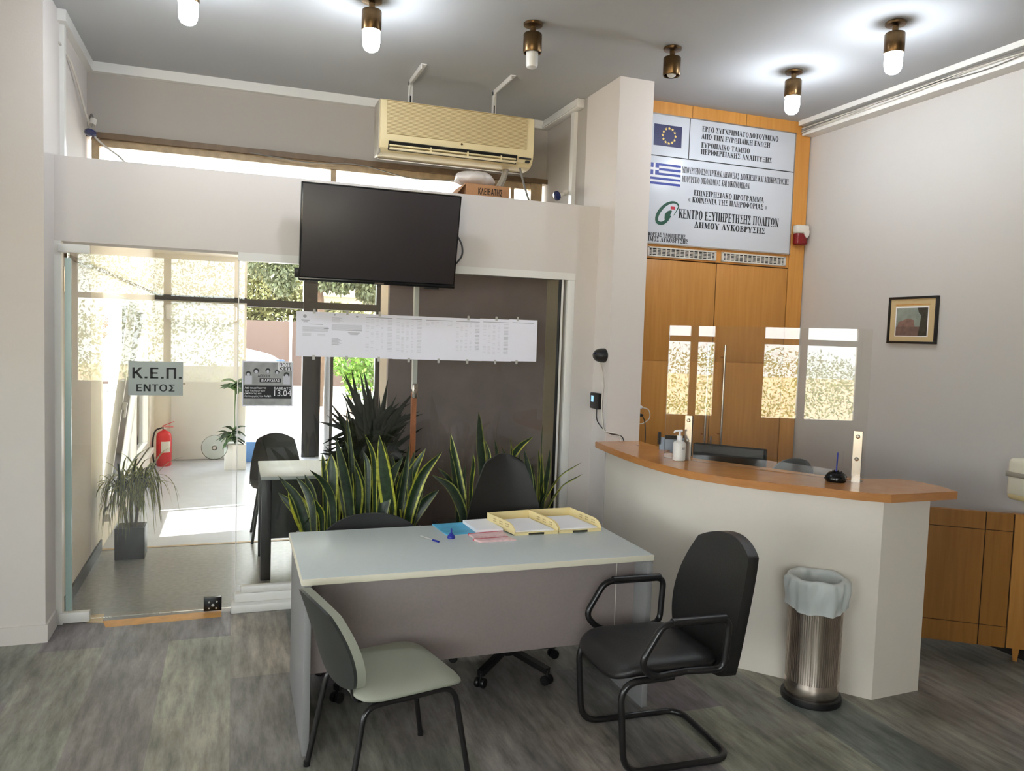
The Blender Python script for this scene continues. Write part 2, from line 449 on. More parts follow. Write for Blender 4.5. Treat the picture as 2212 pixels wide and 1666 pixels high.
# upper recess: wall over the strip window, side wall and its trunking
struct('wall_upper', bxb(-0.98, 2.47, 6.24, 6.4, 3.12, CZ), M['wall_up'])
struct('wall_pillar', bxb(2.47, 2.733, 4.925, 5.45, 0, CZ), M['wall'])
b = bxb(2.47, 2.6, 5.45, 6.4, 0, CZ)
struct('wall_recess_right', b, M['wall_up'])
b = bxb(-0.935, 2.41, 6.19, 6.24, 3.535, CZ); struct('trim_1', b, M['white_al'])
b = bxb(-0.98, -0.935, 5.26, 6.24, 3.535, CZ); struct('trim_2', b, M['white_al'])
b = bxb(2.405, 2.47, 5.5, 6.24, 3.535, CZ, 0.004); box(b, 2.395, 2.405, 5.5, 6.24, 3.54, 3.562); struct('trim_3', b, M['white_al'])
struct('trim_4', bxb(2.44, 2.47, 5.62, 5.68, 2.75, 3.535), M['white_al'])
struct('trim_5', bxb(-0.98, -0.955, 5.33, 5.38, 2.75, 3.535), M['white_al'])
# upper strip window
w = sthing('window_2', (0.7, 6.28, 2.75))
b = bxb(-0.98, 2.47, 6.2, 6.3, 3.085, 3.125); struct('head', b, M['brown_al'], w)
b = bxb(-0.9, 2.4, 6.24, 6.3, 3.035, 3.085); box(b, -0.95, -0.9, 6.22, 6.3, 2.75, 3.085); box(b, 2.33, 2.43, 6.22, 6.3, 2.75, 3.085)
box(b, 0.69, 0.73, 6.24, 6.3, 2.75, 3.04); box(b, 2.16, 2.19, 6.24, 6.3, 2.75, 3.04)
struct('window_frame', b, M['beige_al'], w)
struct('pane', bxb(-0.9, 2.33, 6.268, 6.272, 2.75, 3.035), M['glass'], w)
# right wall and ceiling soffit with cable gap
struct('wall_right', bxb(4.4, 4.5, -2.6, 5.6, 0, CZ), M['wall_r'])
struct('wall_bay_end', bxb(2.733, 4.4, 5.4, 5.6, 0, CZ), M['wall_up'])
struct('trim_6', bxb(4.25, 4.4, -2.5, 5.28, 3.563, CZ), M['white_al'])
struct('trim_7', bxb(4.29, 4.4, -2.5, 5.28, 3.487, 3.537), M['white_al'])
struct('baseboard_right', bxb(4.388, 4.4, -2.5, 5.28, 0, 0.08), M['dark_al'])
# rear wall and left wall with the windows that light the room
b = B(); wall_panel(b, 'y', -2.6, -2.5, -3.6, 4.5, 0, CZ, [(-3.4, 0.2, 0.9, 2.9)])
struct('wall_rear', b, M['wall'])
b = B(); wall_panel(b, 'x', -3.6, -3.5, -2.6, 4.92, 0, CZ, [(0.7, 2.05, 0.75, 2.15), (2.62, 3.75, 0.75, 2.15), (-1.8, 0.2, 0.75, 2.15)])
struct('wall_left', b, M['wall'])
def win(n, axis, t, u0, u1, z0, z1, mull, tran):
    w = sthing('window_%d' % n, (t, u0, z0) if axis == 'x' else (u0, t, z0))
    f = B(); fr = 0.05
    def bb(a, c, d, e):
        if axis == 'x': box(f, t - 0.03, t + 0.03, a, c, d, e)
        else: box(f, a, c, t - 0.03, t + 0.03, d, e)
    bb(u0, u1, z0, z0 + fr); bb(u0, u1, z1 - fr, z1); bb(u0, u0 + fr, z0 + fr, z1 - fr); bb(u1 - fr, u1, z0 + fr, z1 - fr)
    for m in mull: bb(m - fr, m + fr, z0 + fr, z1 - fr)
    es = sorted([u0 + fr, u1 - fr] + [m - fr for m in mull] + [m + fr for m in mull])
    if tran:
        for a, c in zip(es[0::2], es[1::2]): bb(a, c, tran - 0.04, tran + 0.04)
    struct('window_frame', f, M['white_al'], w)
    g = bxb(t - 0.003, t + 0.003, u0, u1, z0, z1) if axis == 'x' else bxb(u0, u1, t - 0.003, t + 0.003, z0, z1)
    struct('pane', g, M['glass'], w)
win(5, 'x', -3.55, 0.7, 2.05, 0.75, 2.15, [1.47], 1.85)
win(6, 'x', -3.55, 2.62, 3.75, 0.75, 2.15, [2.95, 3.38], 1.85)
win(7, 'x', -3.55, -1.8, 0.2, 0.75, 2.15, [-0.8], 1.85)
win(8, 'y', -2.55, -3.4, 0.2, 0.9, 2.9, [-2.2, -0.95], 2.2)  # unseen rear window, widened leftward to let more daylight in

# ---- glass partition: fixed glazing in a white frame (window_1)
w = sthing('window_1', (1.1, YG, 0))
f = bxb(0.02, 2.3, YG, YG + 0.07, 0.05, 0.105, 0.006); box(f, 0.055, 2.245, YG + 0.008, YG + 0.06, 0.105, 0.15, 0.01)
box(f, 0.02, 2.3, YG, YG + 0.07, 2.215, 2.265); box(f, 2.245, 2.3, YG, YG + 0.07, 0.105, 2.215, 0.004)
box(f, 2.20, 2.215, YG + 0.01, YG + 0.06, 0.15, 2.215); box(f, 0.022, 0.028, YG + 0.01, YG + 0.05, 0.105, 2.215)
struct('window_frame', f, M['white_al'], w)
struct('gasket', bxb(2.192, 2.2, YG + 0.012, YG + 0.05, 0.15, 2.215), M['black'], w)
struct('sill_plinth', bxb(0.0, 2.3, 5.11, YG + 0.07, 0, 0.05, 0.006), M['white_al'], w)
struct('pane', bxb(0.028, 2.195, YG + 0.03, YG + 0.036, 0.15, 2.215), M['glass'], w)
struct('mullion', bxb(1.143, 1.173, YG + 0.0365, YG + 0.08, 1.42, 2.215), M['white_al'], w)
struct('mullion', bxb(1.143, 1.173, YG + 0.0365, YG + 0.08, 0.15, 1.40), M['orange_wood'], w)
b = bxb(1.138, 1.176, YG + 0.012, YG + 0.0295, 1.36, 1.46, 0.006); lathe(b, [(0.011, 0), (0.011, -0.03)], (1.157, YG + 0.014, 1.42), 14, 'Y')
struct('latch', b, M['steel'], w)
struct('wall_partition', bxb(2.3, 2.47, YG, YG + 0.1, 0, 2.265), M['wall'])
# ---- frameless glass door (door_1)
d = sthing('door_1', (-0.93, YG, 0))
struct('pane', bxb(-0.915, 0.0, YG + 0.006, YG + 0.016, 0.02, 2.2), M['glass'], d)
struct('glass_edge', bxb(-0.928, -0.895, YG + 0.003, YG + 0.02, 0.08, 2.17), M['teal'], d)
struct('jamb', bxb(-0.98, -0.945, YG, YG + 0.06, 0.0, 2.265), M['white_al'], d)
struct('hinge_clamp', bxb(-0.962, -0.80, YG - 0.012, YG + 0.034, 2.2, 2.25, 0.004), M['white_al'], d)
struct('hinge_clamp', bxb(-0.962, -0.80, YG - 0.012, YG + 0.034, 0.01, 0.07, 0.004), M['white_al'], d)
b = bxb(-0.162, -0.056, YG - 0.006, YG + 0.028, 0.012, 0.098, 0.003); struct('lock_box', b, M['black_gl'], d)
b = B()
for x, z, s in ((-0.13, 0.07, 0.006), (-0.085, 0.072, 0.006), (-0.13, 0.032, 0.005), (-0.088, 0.03, 0.006), (-0.108, 0.05, 0.009)):
    lathe(b, [(s, 0), (s, -0.004)], (x, YG - 0.006, z), 12, 'Y')
struct('lock_screw', b, M['chrome'], d)
b = lathe(B(), [(0.075, 0), (0.077, -0.004), (0.075, -0.008)], (-0.107, YG - 0.004, 1.05), 40, 'Y'); struct('handle_disc', b, M['discglass'], d)
b = lathe(B(), [(0.008, 0.01), (0.016, 0.0), (0.016, -0.012), (0.009, -0.02)], (-0.107, YG - 0.012, 1.05), 18, 'Y'); struct('handle_boss', b, M['steel'], d)
# the strike plate on the porch wall
struct('trim_strike_plate', bxb(-0.98, -0.965, 5.36, 5.42, 1.98, 2.13, 0.003), M['steel'])

# ---- porch behind the glass
b = B(); wall_panel(b, 'x', -1.15, -0.98, 6.4, 11.6, 0, 2.75, [(6.95, 10.7, 0.26, 2.05)])
struct('wall_porch_left', b, M['wall_porch'])
b = bxb(-0.98, -0.966, 5.24, 6.82, 0, 0.09); struct('baseboard_porch', b, M['dark_al'])
struct('ceiling_porch', bxb(-1.15, 2.47, 6.5, 11.6, 2.738, 2.77), M['wall_porch'])
struct('wall_porch_right', bxb(2.33, 2.47, YG + 0.1, 11.6, 0, 2.738), mat('porch_cream_wall', (214, 200, 170), 0.8, bump=0.04))
struct('wall_porch_divider', bxb(1.08, 2.33, 5.78, 5.84, 0, 2.62), M['charcoal_wall'])
struct('wall_porch_end', bxb(-0.98, 0.16, 11.3, 11.45, 0, 2.738), M['wall_porch'])
struct('baseboard_porch_end', bxb(-0.98, 0.1, 11.28, 11.3, 0, 0.05), M['wall'])
struct('trim_porch_beam', bxb(-0.98, 0.16, 11.24, 11.3, 2.13, 2.2), M['dark_al'])
struct('trim_porch_rail', bxb(-0.98, -0.96, 5.45, 11.24, 2.19, 2.215), M['brown_al'])
# windows of the porch's left side (window_3) with a tilted sash
w = sthing('window_3', (-1.06, 8.8, 0.26))
f = B()
for a, c in ((6.95, 7.01), (8.15, 8.24), (9.4, 9.49), (10.64, 10.7)): box(f, -1.1, -1.0, a, c, 0.26, 2.05)
for a, c in ((7.01, 8.15), (8.24, 9.4), (9.49, 10.64)):
    box(f, -1.1, -1.0, a, c, 0.26, 0.33); box(f, -1.1, -1.0, a, c, 1.98, 2.05)
struct('window_frame', f, M['white_al'], w)
struct('pane', bxb(-1.052, -1.048, 8.24, 10.64, 0.33, 1.98), M['glass'], w)
struct('window_sill', bxb(-1.0, -0.93, 6.95, 10.7, 0.2, 0.26, 0.005), M['white_al'], w)
f = B()
for a, c, z0, z1 in ((7.02, 7.08, 0, 1.68), (8.06, 8.12, 0, 1.68), (7.08, 8.06, 0, 0.07), (7.08, 8.06, 1.61, 1.68)): box(f, -0.03, 0.03, a, c, z0, z1, 0.004)
box(f, 0.03, 0.05, 7.03, 7.07, 0.8, 0.86); box(f, 0.05, 0.065, 7.03, 7.07, 0.74, 0.86)
T = Matrix.Translation((-0.99, 0, 0.31)) @ Matrix.Rotation(math.radians(7.5), 4, 'Y')
xform(f, T); struct('sash', f, M['white_al'], w)
g = xform(bxb(-0.003, 0.003, 7.08, 8.06, 0.07, 1.61), T); struct('sash_pane', g, M['glass'], w)
# white door at the porch end (door_2)
d = sthing('door_2', (-0.36, 11.29, 0))
struct('leaf', bxb(-0.78, 0.06, 11.255, 11.298, 0.01, 1.86, 0.004), M['white_al'], d)
b = bxb(-0.73, -0.70, 11.235, 11.255, 0.92, 1.08); tube(b, fillet([(-0.715, 11.25, 1.03), (-0.715, 11.2, 1.03), (-0.6, 11.2, 1.03)], 0.02), 0.009)
struct('handle', b, M['steel'], d)
# dark framed glazing of the porch end (window_4)
w = sthing('window_4', (1.2, 11.36, 0))
f = bxb(0.91, 1.1, 11.3, 11.46, 0, 2.738); box(f, 0.16, 0.91, 11.34, 11.44, 2.09, 2.19); box(f, 1.1, 1.93, 11.34, 11.44, 2.09, 2.19)
box(f, 1.93, 1.99, 11.34, 11.44, 0, 2.738); box(f, 1.21, 1.25, 10.6, 11.3, 0.05, 2.03); box(f, 1.1, 1.16, 11.34, 11.42, 0, 2.03)
struct('window_frame', f, M['dark_al'], w)
struct('wall_porch_jamb', bxb(1.99, 2.33, 11.3, 11.45, 0, 2.738), M['wall'])
struct('pane', bxb(1.16, 1.93, 11.388, 11.392, 0, 2.738), M['glass'], w)
# ---- outdoors
struct('terrace_ground', bxb(-12, 14, 11.6, 15.6, -0.09, -0.02), M['terrace'])
struct('paving_ground', bxb(-12, 14, 15.6, 18.6, -0.12, -0.03), M['brick'])
struct('street_ground', bxb(-40, 45, 18.6, 60, -0.2, -0.05), M['street'])
struct('side_ground', bxb(-40, -3.6, -30, 11.6, -0.3, -0.1), M['warm_bounce'])  # unseen ground coloured warm to bounce sunlight into the room
struct('side_bounce_ground', bxb(-3.6, -1.15, 5.3, 11.6, -0.3, -0.1), M['terrace'])  # ground beside the porch made pale to bounce daylight into it
struct('rear_ground', bxb(-3.6, 40, -30, -2.6, -0.3, -0.1), M['street'])

# ================================================================== LETTERING
TK, TN, SF = 0.215, 0.08, 0.07
def G_line(x0, y0, x1, y1, w):
    dx, dy = x1 - x0, y1 - y0; L = math.hypot(dx, dy); nx = w / 2 if abs(dy) > abs(dx) * 0.3 else -dy / L * w / 2
    ny = 0 if abs(dy) > abs(dx) * 0.3 else dx / L * w / 2
    return [(x0 - nx, y0 - ny), (x0 + nx, y0 + ny), (x1 + nx, y1 + ny), (x1 - nx, y1 - ny)]
def G_rect(x0, x1, y0, y1): return [(x0, y0), (x1, y0), (x1, y1), (x0, y1)]
def G_arc(cx, cy, rx, ry, tx, ty, a0, a1, n=20):
    out = []
    for i in range(n):
        q = []
        for k, s in ((i, 1), (i + 1, 1), (i + 1, 0), (i, 0)):
            a = math.radians(a0 + (a1 - a0) * k / n)
            q.append((cx + (rx - (0 if s else tx)) * math.cos(a), cy + (ry - (0 if s else ty)) * math.sin(a)))
        out.append(q)
    return out
def V(x, w=TK, top=1, bot=1, y0=0, y1=1):
    o = [G_rect(x - w / 2, x + w / 2, y0, y1)]
    s = w / 2 + 0.085
    if bot: o.append(G_rect(x - s, x + s, y0, y0 + SF))
    if top: o.append(G_rect(x - s, x + s, y1 - SF, y1))
    return o
def S(x, y): return [G_rect(x - 0.13, x + 0.13, y, y + SF)]
GL = {
 'Α': (0.80, [G_line(0.13, 0, 0.40, 1, TN), G_line(0.65, 0, 0.38, 1, TK), G_rect(0.2, 0.6, 0.3, 0.3 + TN)] + S(0.13, 0) + S(0.65, 0)),
 'Β': (0.70, V(0.2) + G_arc(0.34, 0.75, 0.25, 0.25, TK * .8, TN, -90, 90) + G_arc(0.34, 0.27, 0.31, 0.27, TK * .9, TN, -90, 90) + [G_rect(0.2, 0.36, 0, TN), G_rect(0.2, 0.36, 1 - TN, 1), G_rect(0.2, 0.36, 0.49, 0.49 + TN)]),
 'Γ': (0.64, V(0.2) + [G_rect(0.1, 0.6, 1 - TN, 1), G_rect(0.55, 0.6, 0.74, 1)]),
 'Δ': (0.80, [G_line(0.10, 0, 0.40, 1, TN), G_line(0.66, 0, 0.38, 1, TK), G_rect(0.06, 0.74, 0, TN)]),
 'Ε': (0.66, V(0.2) + [G_rect(0.1, 0.6, 1 - TN, 1), G_rect(0.1, 0.62, 0, TN), G_rect(0.2, 0.48, 0.49, 0.49 + TN), G_rect(0.55, 0.6, 0.76, 1), G_rect(0.57, 0.62, 0, 0.26), G_rect(0.43, 0.48, 0.39, 0.64)]),
 'Η': (0.84, V(0.2) + V(0.64) + [G_rect(0.2, 0.64, 0.49, 0.49 + TN)]),
 'Ι': (0.38, V(0.19)),
 'Κ': (0.78, V(0.2) + [G_line(0.27, 0.42, 0.6, 1, TN), G_line(0.64, 0, 0.38, 0.62, TK)] + S(0.64, 0) + S(0.6, 1 - SF)),
 'Λ': (0.78, [G_line(0.13, 0, 0.39, 1, TN), G_line(0.64, 0, 0.37, 1, TK)] + S(0.13, 0) + S(0.64, 0)),
 'Μ': (0.98, V(0.16, TN) + V(0.8) + [G_line(0.2, 1, 0.46, 0.06, TK), G_line(0.46, 0.06, 0.76, 1, TN)]),
 'Ν': (0.84, V(0.15, TN) + V(0.68, TN) + [G_line(0.19, 1, 0.64, 0, TK)]),
 'Ξ': (0.68, [G_rect(0.08, 0.6, 1 - 0.1, 1), G_rect(0.08, 0.6, 0, 0.1), G_rect(0.18, 0.5, 0.46, 0.54), G_rect(0.06, 0.1, 0.78, 1), G_rect(0.58, 0.62, 0.78, 1), G_rect(0.06, 0.1, 0, 0.22), G_rect(0.58, 0.62, 0, 0.22), G_rect(0.17, 0.2, 0.38, 0.62), G_rect(0.48, 0.51, 0.38, 0.62)]),
 'Ο': (0.80, G_arc(0.40, 0.5, 0.34, 0.52, TK, TN, 0, 360, 36)),
 'Π': (0.84, V(0.2) + V(0.64) + [G_rect(0.1, 0.74, 1 - TN, 1)]),
 'Ρ': (0.68, V(0.2) + G_arc(0.34, 0.73, 0.28, 0.27, TK * .85, TN, -90, 90) + [G_rect(0.2, 0.36, 1 - TN, 1), G_rect(0.2, 0.36, 0.46, 0.46 + TN)]),
 'Σ': (0.70, [G_rect(0.08, 0.6, 1 - TN, 1), G_rect(0.08, 0.62, 0, TN * 1.6), G_line(0.16, 1, 0.42, 0.5, TK), G_line(0.14, 0, 0.40, 0.52, TN), G_rect(0.55, 0.6, 0.76, 1), G_rect(0.57, 0.62, 0, 0.26)]),
 'Τ': (0.72, V(0.36, top=0) + [G_rect(0.06, 0.66, 1 - TN, 1), G_rect(0.06, 0.11, 0.74, 1), G_rect(0.61, 0.66, 0.74, 1)]),
 'Υ': (0.76, V(0.38, top=0, y1=0.48) + [G_line(0.12, 1, 0.36, 0.42, TK), G_line(0.64, 1, 0.42, 0.42, TN)] + S(0.12, 1 - SF) + S(0.64, 1 - SF)),
 'Φ': (0.84, V(0.42) + G_arc(0.42, 0.5, 0.36, 0.34, TK * .9, TN, 0, 360, 32)),
 'Χ': (0.78, [G_line(0.14, 1, 0.64, 0, TK), G_line(0.14, 0, 0.62, 1, TN)] + S(0.14, 0) + S(0.64, 0) + S(0.14, 1 - SF) + S(0.62, 1 - SF)),
 'Ω': (0.84, G_arc(0.42, 0.56, 0.35, 0.46, TK, TN, -50, 230, 32) + [G_rect(0.08, 0.34, 0, TN), G_rect(0.5, 0.76, 0, TN), G_rect(0.08, 0.12, 0, 0.16), G_rect(0.72, 0.76, 0, 0.16)]),
 '«': (0.6, [G_line(0.3, 0.7, 0.08, 0.4, 0.1), G_line(0.08, 0.4, 0.3, 0.1, 0.1), G_line(0.52, 0.7, 0.3, 0.4, 0.1), G_line(0.3, 0.4, 0.52, 0.1, 0.1)]),
 '»': (0.6, [G_line(0.08, 0.7, 0.3, 0.4, 0.1), G_line(0.3, 0.4, 0.08, 0.1, 0.1), G_line(0.3, 0.7, 0.52, 0.4, 0.1), G_line(0.52, 0.4, 0.3, 0.1, 0.1)]),
 ' ': (0.34, []),
}
GL['Ϊ'] = (0.38, GL['Ι'][1] + [G_rect(0.05, 0.14, 1.08, 1.18), G_rect(0.24, 0.33, 1.08, 1.18)])
def serif(bm, txt, x0, x1, z0, h, Y, slope=0.0):
    tot = sum(GL[c][0] for c in txt); k = (x1 - x0) / tot; x = x0
    for c in txt:
        for q in GL[c][1]:
            vs = [bm.verts.new((x + u * k, Y, z0 + v * h + (x + u * k - x0) * slope)) for u, v in q]
            f = bm.faces.new(vs)
            f.normal_update()
            if f.normal.y > 0: f.normal_flip()
        x += GL[c][0] * k
    return bm
def text_bm(txt, size, Mx, depth=0.0, align='LEFT', width=None):
    """sans lettering from Blender's built-in font as a bmesh; local x right, y up"""
    cu = bpy.data.curves.new('t', 'FONT'); cu.body = txt; cu.size = size; cu.align_x = align; cu.extrude = depth
    cu.resolution_u = 3
    o = bpy.data.objects.new('t', cu); COL.objects.link(o)
    bpy.context.view_layer.update()
    me = bpy.data.meshes.new_from_object(o.evaluated_get(bpy.context.evaluated_depsgraph_get()))
    bm = B(); bm.from_mesh(me)
    bpy.data.objects.remove(o); bpy.data.curves.remove(cu); bpy.data.meshes.remove(me)
    if width and bm.verts:
        xs = [v.co.x for v in bm.verts]; s = width / (max(xs) - min(xs)); m = min(xs)
        for v in bm.verts: v.co.x = (v.co.x - m) * s
    bmesh.ops.transform(bm, matrix=Mx, verts=bm.verts[:])
    return bm
SW = 0.16
def sv(x, y0=0, y1=1): return [G_rect(x - SW / 2, x + SW / 2, y0, y1)]
def sh_(y, x0, x1): return [G_rect(x0, x1, y, y + SW * .85)]
SS = {'Κ': (.76, sv(.16) + [G_line(.22, .42, .62, 1, SW * 1.2), G_line(.34, .56, .66, 0, SW * 1.2)]), 'Ε': (.68, sv(.16) + sh_(0, .16, .6) + sh_(.43, .16, .56) + sh_(1 - SW * .85, .16, .6)),
 'Π': (.8, sv(.16) + sv(.64) + sh_(1 - SW * .85, .16, .64)), 'Ο': (.88, G_arc(.44, .5, .38, .52, SW, SW * .85, 0, 360, 32)), 'Σ': (.72, sh_(0, .08, .64) + sh_(1 - SW * .85, .08, .64) + [G_line(.16, .95, .44, .5, SW * 1.1), G_line(.16, .05, .44, .5, SW * 1.1)]),
 'Ν': (.82, sv(.16) + sv(.66) + [G_line(.18, 1, .64, 0, SW * 1.1)]), 'Τ': (.68, sv(.34) + sh_(1 - SW * .85, .04, .64)), 'Α': (.78, [G_line(.1, 0, .38, 1, SW), G_line(.68, 0, .40, 1, SW)] + sh_(.24, .2, .58)), 'Χ': (.74, [G_line(.1, 0, .62, 1, SW * 1.1), G_line(.1, 1, .62, 0, SW * 1.1)]),
 'Η': (.8, sv(.16) + sv(.64) + sh_(.43, .16, .64)), 'Δ': (.8, [G_line(.12, 0, .38, 1, SW), G_line(.66, 0, .40, 1, SW)] + sh_(0, .08, .7)), 'Ι': (.34, sv(.17)), 'Ρ': (.7, sv(.16) + sh_(1 - SW * .85, .16, .4) + sh_(.40, .16, .4) + G_arc(.38, .70, .25, .30, SW, SW * .85, -90, 90)),
 'Β': (.74, sv(.16) + sh_(1 - SW * .85, .16, .4) + sh_(.46, .16, .4) + sh_(0, .16, .4) + G_arc(.38, .75, .23, .25, SW, SW * .85, -90, 90) + G_arc(.38, .29, .27, .30, SW, SW * .85, -90, 90)),
 '.': (.36, [G_rect(.09, .27, 0, .17)]), 'Λ': (.76, [G_line(.1, 0, .38, 1, SW), G_line(.66, 0, .38, 1, SW)])}
def sans(bm, txt, x0, x1, z0, h, Y):
    tot = sum(SS[c][0] for c in txt); k = (x1 - x0) / tot; x = x0
    for c in txt:
        for q in SS[c][1]:
            f = bm.faces.new([bm.verts.new((x + u * k, Y, z0 + v * h)) for u, v in q]); f.normal_update()
            if f.normal.y > 0: f.normal_flip()
        x += SS[c][0] * k
    return bm
def FACE(x, y, z):            # text plane facing the room (-Y): x right, y -> z
    return Matrix.Translation((x, y, z)) @ Matrix.Rotation(PI / 2, 4, 'X')
def merge(a, c):
    me = bpy.data.meshes.new('tmp'); c.to_mesh(me); c.free(); a.from_mesh(me); bpy.data.meshes.remove(me); return a

# ================================================================== CLOSET, SIGN, GRILLES
YC = 5.30
t = thing('built_in_closet', 'maple veneered built in closet filling the bay behind the counter', 'closet', (3.55, YC, 0))
b = bxb(2.735, 4.39, YC, YC + 0.09, 3.505, CZ); box(b, 4.245, 4.39, YC, YC + 0.09, 0, 3.503); box(b, 2.735, 2.86, YC + 0.004, YC + 0.09, 2.43, 3.503)
box(b, 2.86, 4.243, YC + 0.004, YC + 0.09, 2.43, 2.54); obj('frame', b, M['maple'], t)
b = bxb(2.735, 4.389, YC + 0.06, YC + 0.095, 2.418, 3.505); box(b, 3.555, 4.25, YC + 0.01, YC + 0.09, 0, 2.43)
for x in (3.28, 3.77): box(b, x, x + 0.003, YC - 0.001, YC + 0.02, 3.505, CZ)
box(b, 4.2405, 4.2455, YC + 0.005, YC + 0.09, 2.43, 3.5)
obj('recess_backing', b, M['groove'], t)
hx = {0: 3.497, 1: 3.648}
for i, (x0, x1) in enumerate(((2.737, 3.561), (3.568, 4.239))):
    b = bxb(x0, x1, YC + 0.004, YC + 0.03, 1.653, 2.422, 0.002); box(b, x0, x1, YC + 0.004, YC + 0.03, 0.08, 1.647, 0.002); box(b, x0 + .01, x1 - .01, YC + 0.008, YC + 0.028, 0.08, 2.42)
    dr = obj('door', b, M['maple_dk'], t)
    b = tube(B(), [(hx[i], YC - 0.045, 0.98), (hx[i], YC - 0.045, 1.79)], 0.010, 12)
    for z in (1.08, 1.69): tube(b, [(hx[i], YC + 0.005, z), (hx[i], YC - 0.045, z)], 0.006, 8)
    obj('bar_handle', b, M['steel'], dr)
b = bxb(3.575, 3.595, YC - 0.004, YC + 0.004, 0.98, 1.06, 0.003); obj('lock_plate', b, M['steel'], t)
for i, (x0, x1) in enumerate(((2.94, 3.547), (3.60, 4.205))):
    g = thing('air_grille', 'white louvred air grille under the signboard, %s' % ('left one nearer the pillar' if i == 0 else 'right one nearer the red siren'), 'grille', ((x0 + x1) / 2, YC - 0.012, 2.44), 'air grilles under the signboard')
    z0, z1 = 2.442, 2.516
    b = bxb(x0, x1, YC - 0.012, YC + 0.004, z0, z0 + 0.011, .002); box(b, x0, x1, YC - 0.012, YC + 0.004, z1 - 0.011, z1, .002)
    box(b, x0, x0 + 0.016, YC - 0.012, YC + 0.004, z0, z1); box(b, x1 - 0.016, x1, YC - 0.012, YC + 0.004, z0, z1)
    obj('frame', b, M['offwhite'], g)
    b = B()
    n = 15
    for k in range(1, n): box(b, x0 + (x1 - x0) * k / n - 0.004, x0 + (x1 - x0) * k / n + 0.004, YC - 0.010, YC + 0.002, z0 + .01, z1 - .01)
    for k in range(1, 5):
        zz = z0 + .011 + (z1 - z0 - .022) * k / 5; box(b, x0 + .01, x1 - .01, YC - 0.006, YC + 0.002, zz - .002, zz + .002)
    obj('louvre', b, M['offwhite'], g)
    obj('duct_backing', bxb(x0 + .005, x1 - .005, YC - 0.002, YC + 0.003, z0 + .005, z1 - .005), M['black'], g)
# signboard
YS = YC - 0.012
t = thing('signboard', 'large white signboard with flags and black Greek lettering above the closet', 'sign', (3.55, YS, 2.54))
obj('panel', bxb(2.865, 4.232, YS, YC + 0.03, 2.543, 3.5, 0.002), M['sign'], t)
b = bxb(2.865, 4.238, YS - 0.004, YC + 0.04, 3.4985, 3.507); box(b, 4.232, 4.24, YS - 0.004, YC + 0.04, 2.536, 3.5); box(b, 2.865, 4.24, YS - 0.004, YC + 0.04, 2.534, 2.543)
obj('edge_strip', b, M['steel'], t)
YL = YS - 0.0012
def sz(p, s=3.332, ox=1240, oy=150): return at_y(ox + p[0] / s, oy + p[1] / s, YS)
b = B()
p, q = sz((835, 355)), sz((826, 645)); box(b, (p.x + q.x) / 2 - .003, (p.x + q.x) / 2 + .003, YL, YS, 3.194, 3.5)
box(b, 2.865, 4.232, YL, YS, 3.191, 3.198)
obj('rule', b, M['print'], t)
LINES = [('ΕΡΓΟ ΣΥΓΧΡΗΜΑΤΟΔΟΤΟΥΜΕΝΟ', (922, 428), (1472, 502), 38), ('ΑΠΟ ΤΗΝ ΕΥΡΩΠΑΪΚΗ ΕΝΩΣΗ', (915, 484), (1412, 543), 38),
 ('ΕΥΡΩΠΑΪΚΟ ΤΑΜΕΙΟ', (915, 547), (1266, 586), 38), ('ΠΕΡΙΦΕΡΕΙΑΚΗΣ ΑΝΑΠΤΥΞΗΣ', (912, 594), (1424, 654), 38),
 ('ΥΠΟΥΡΓΕΙΟ ΕΣΩΤΕΡΙΚΩΝ ΔΗΜΟΣΙΑΣ ΔΙΟΙΚΗΣΗΣ ΚΑΙ ΑΠΟΚΕΝΤΡΩΣΗΣ', (778, 722), (1546, 812), 44), ('ΥΠΟΥΡΓΕΙΟ ΟΙΚΟΝΟΜΙΑΣ ΚΑΙ ΟΙΚΟΝΟΜΙΚΩΝ', (777, 788), (1264, 840), 44),
 ('ΕΠΙΧΕΙΡΗΣΙΑΚΟ ΠΡΟΓΡΑΜΜΑ', (862, 888), (1367, 940), 40), ('« ΚΟΙΝΩΝΙΑ ΤΗΣ ΠΛΗΡΟΦΟΡΙΑΣ »', (820, 938), (1390, 990), 40),
 ('ΚΕΝΤΡΟ ΕΞΥΠΗΡΕΤΗΣΗΣ ΠΟΛΙΤΩΝ', (752, 1038), (1474, 1104), 66), ('ΔΗΜΟΥ ΛΥΚΟΒΡΥΣΗΣ', (862, 1122), (1376, 1160), 44),
 ('ΦΟΡΕΑΣ ΥΛΟΠΟΙΗΣΗΣ', (530, 1186), (803, 1204), 30), ('ΔΗΜΟΣ ΛΥΚΟΒΡΥΣΗΣ', (498, 1214), (822, 1240), 34)]
for txt, p, q, h in LINES:
    a, c = sz(p), sz(q); hh = (sz((p[0], p[1] - h / 2)) - sz((p[0], p[1] + h / 2))).z
    zz = (a.z + c.z) / 2
    obj('lettering', serif(B(), txt, a.x, c.x, zz - hh / 2, hh, YL), M['print'], t, smooth=False)
a, c = sz((578, 388)), sz((771, 568))
eu = obj('flag_panel', bxb(a.x, c.x, YL, YS, c.z, a.z), M['blue_flag'], t); eu['label'] = 'navy flag with a ring of twelve yellow stars'
b = B(); cx, cz = (a.x + c.x) / 2 + 0.01, (a.z + c.z) / 2; R0 = (a.z - c.z) * 0.35
for k in range(12):
    ax, az = cx + R0 * math.sin(k * PI / 6), cz + R0 * math.cos(k * PI / 6)
    vs = [b.verts.new((ax + (0.0135 if j % 2 == 0 else 0.0055) * math.sin(j * PI / 5), YL - 0.001, az + (0.0135 if j % 2 == 0 else 0.0055) * math.cos(j * PI / 5))) for j in range(10)]
    b.faces.new(vs)
obj('star_ring', b, M['gold'], eu, smooth=False)
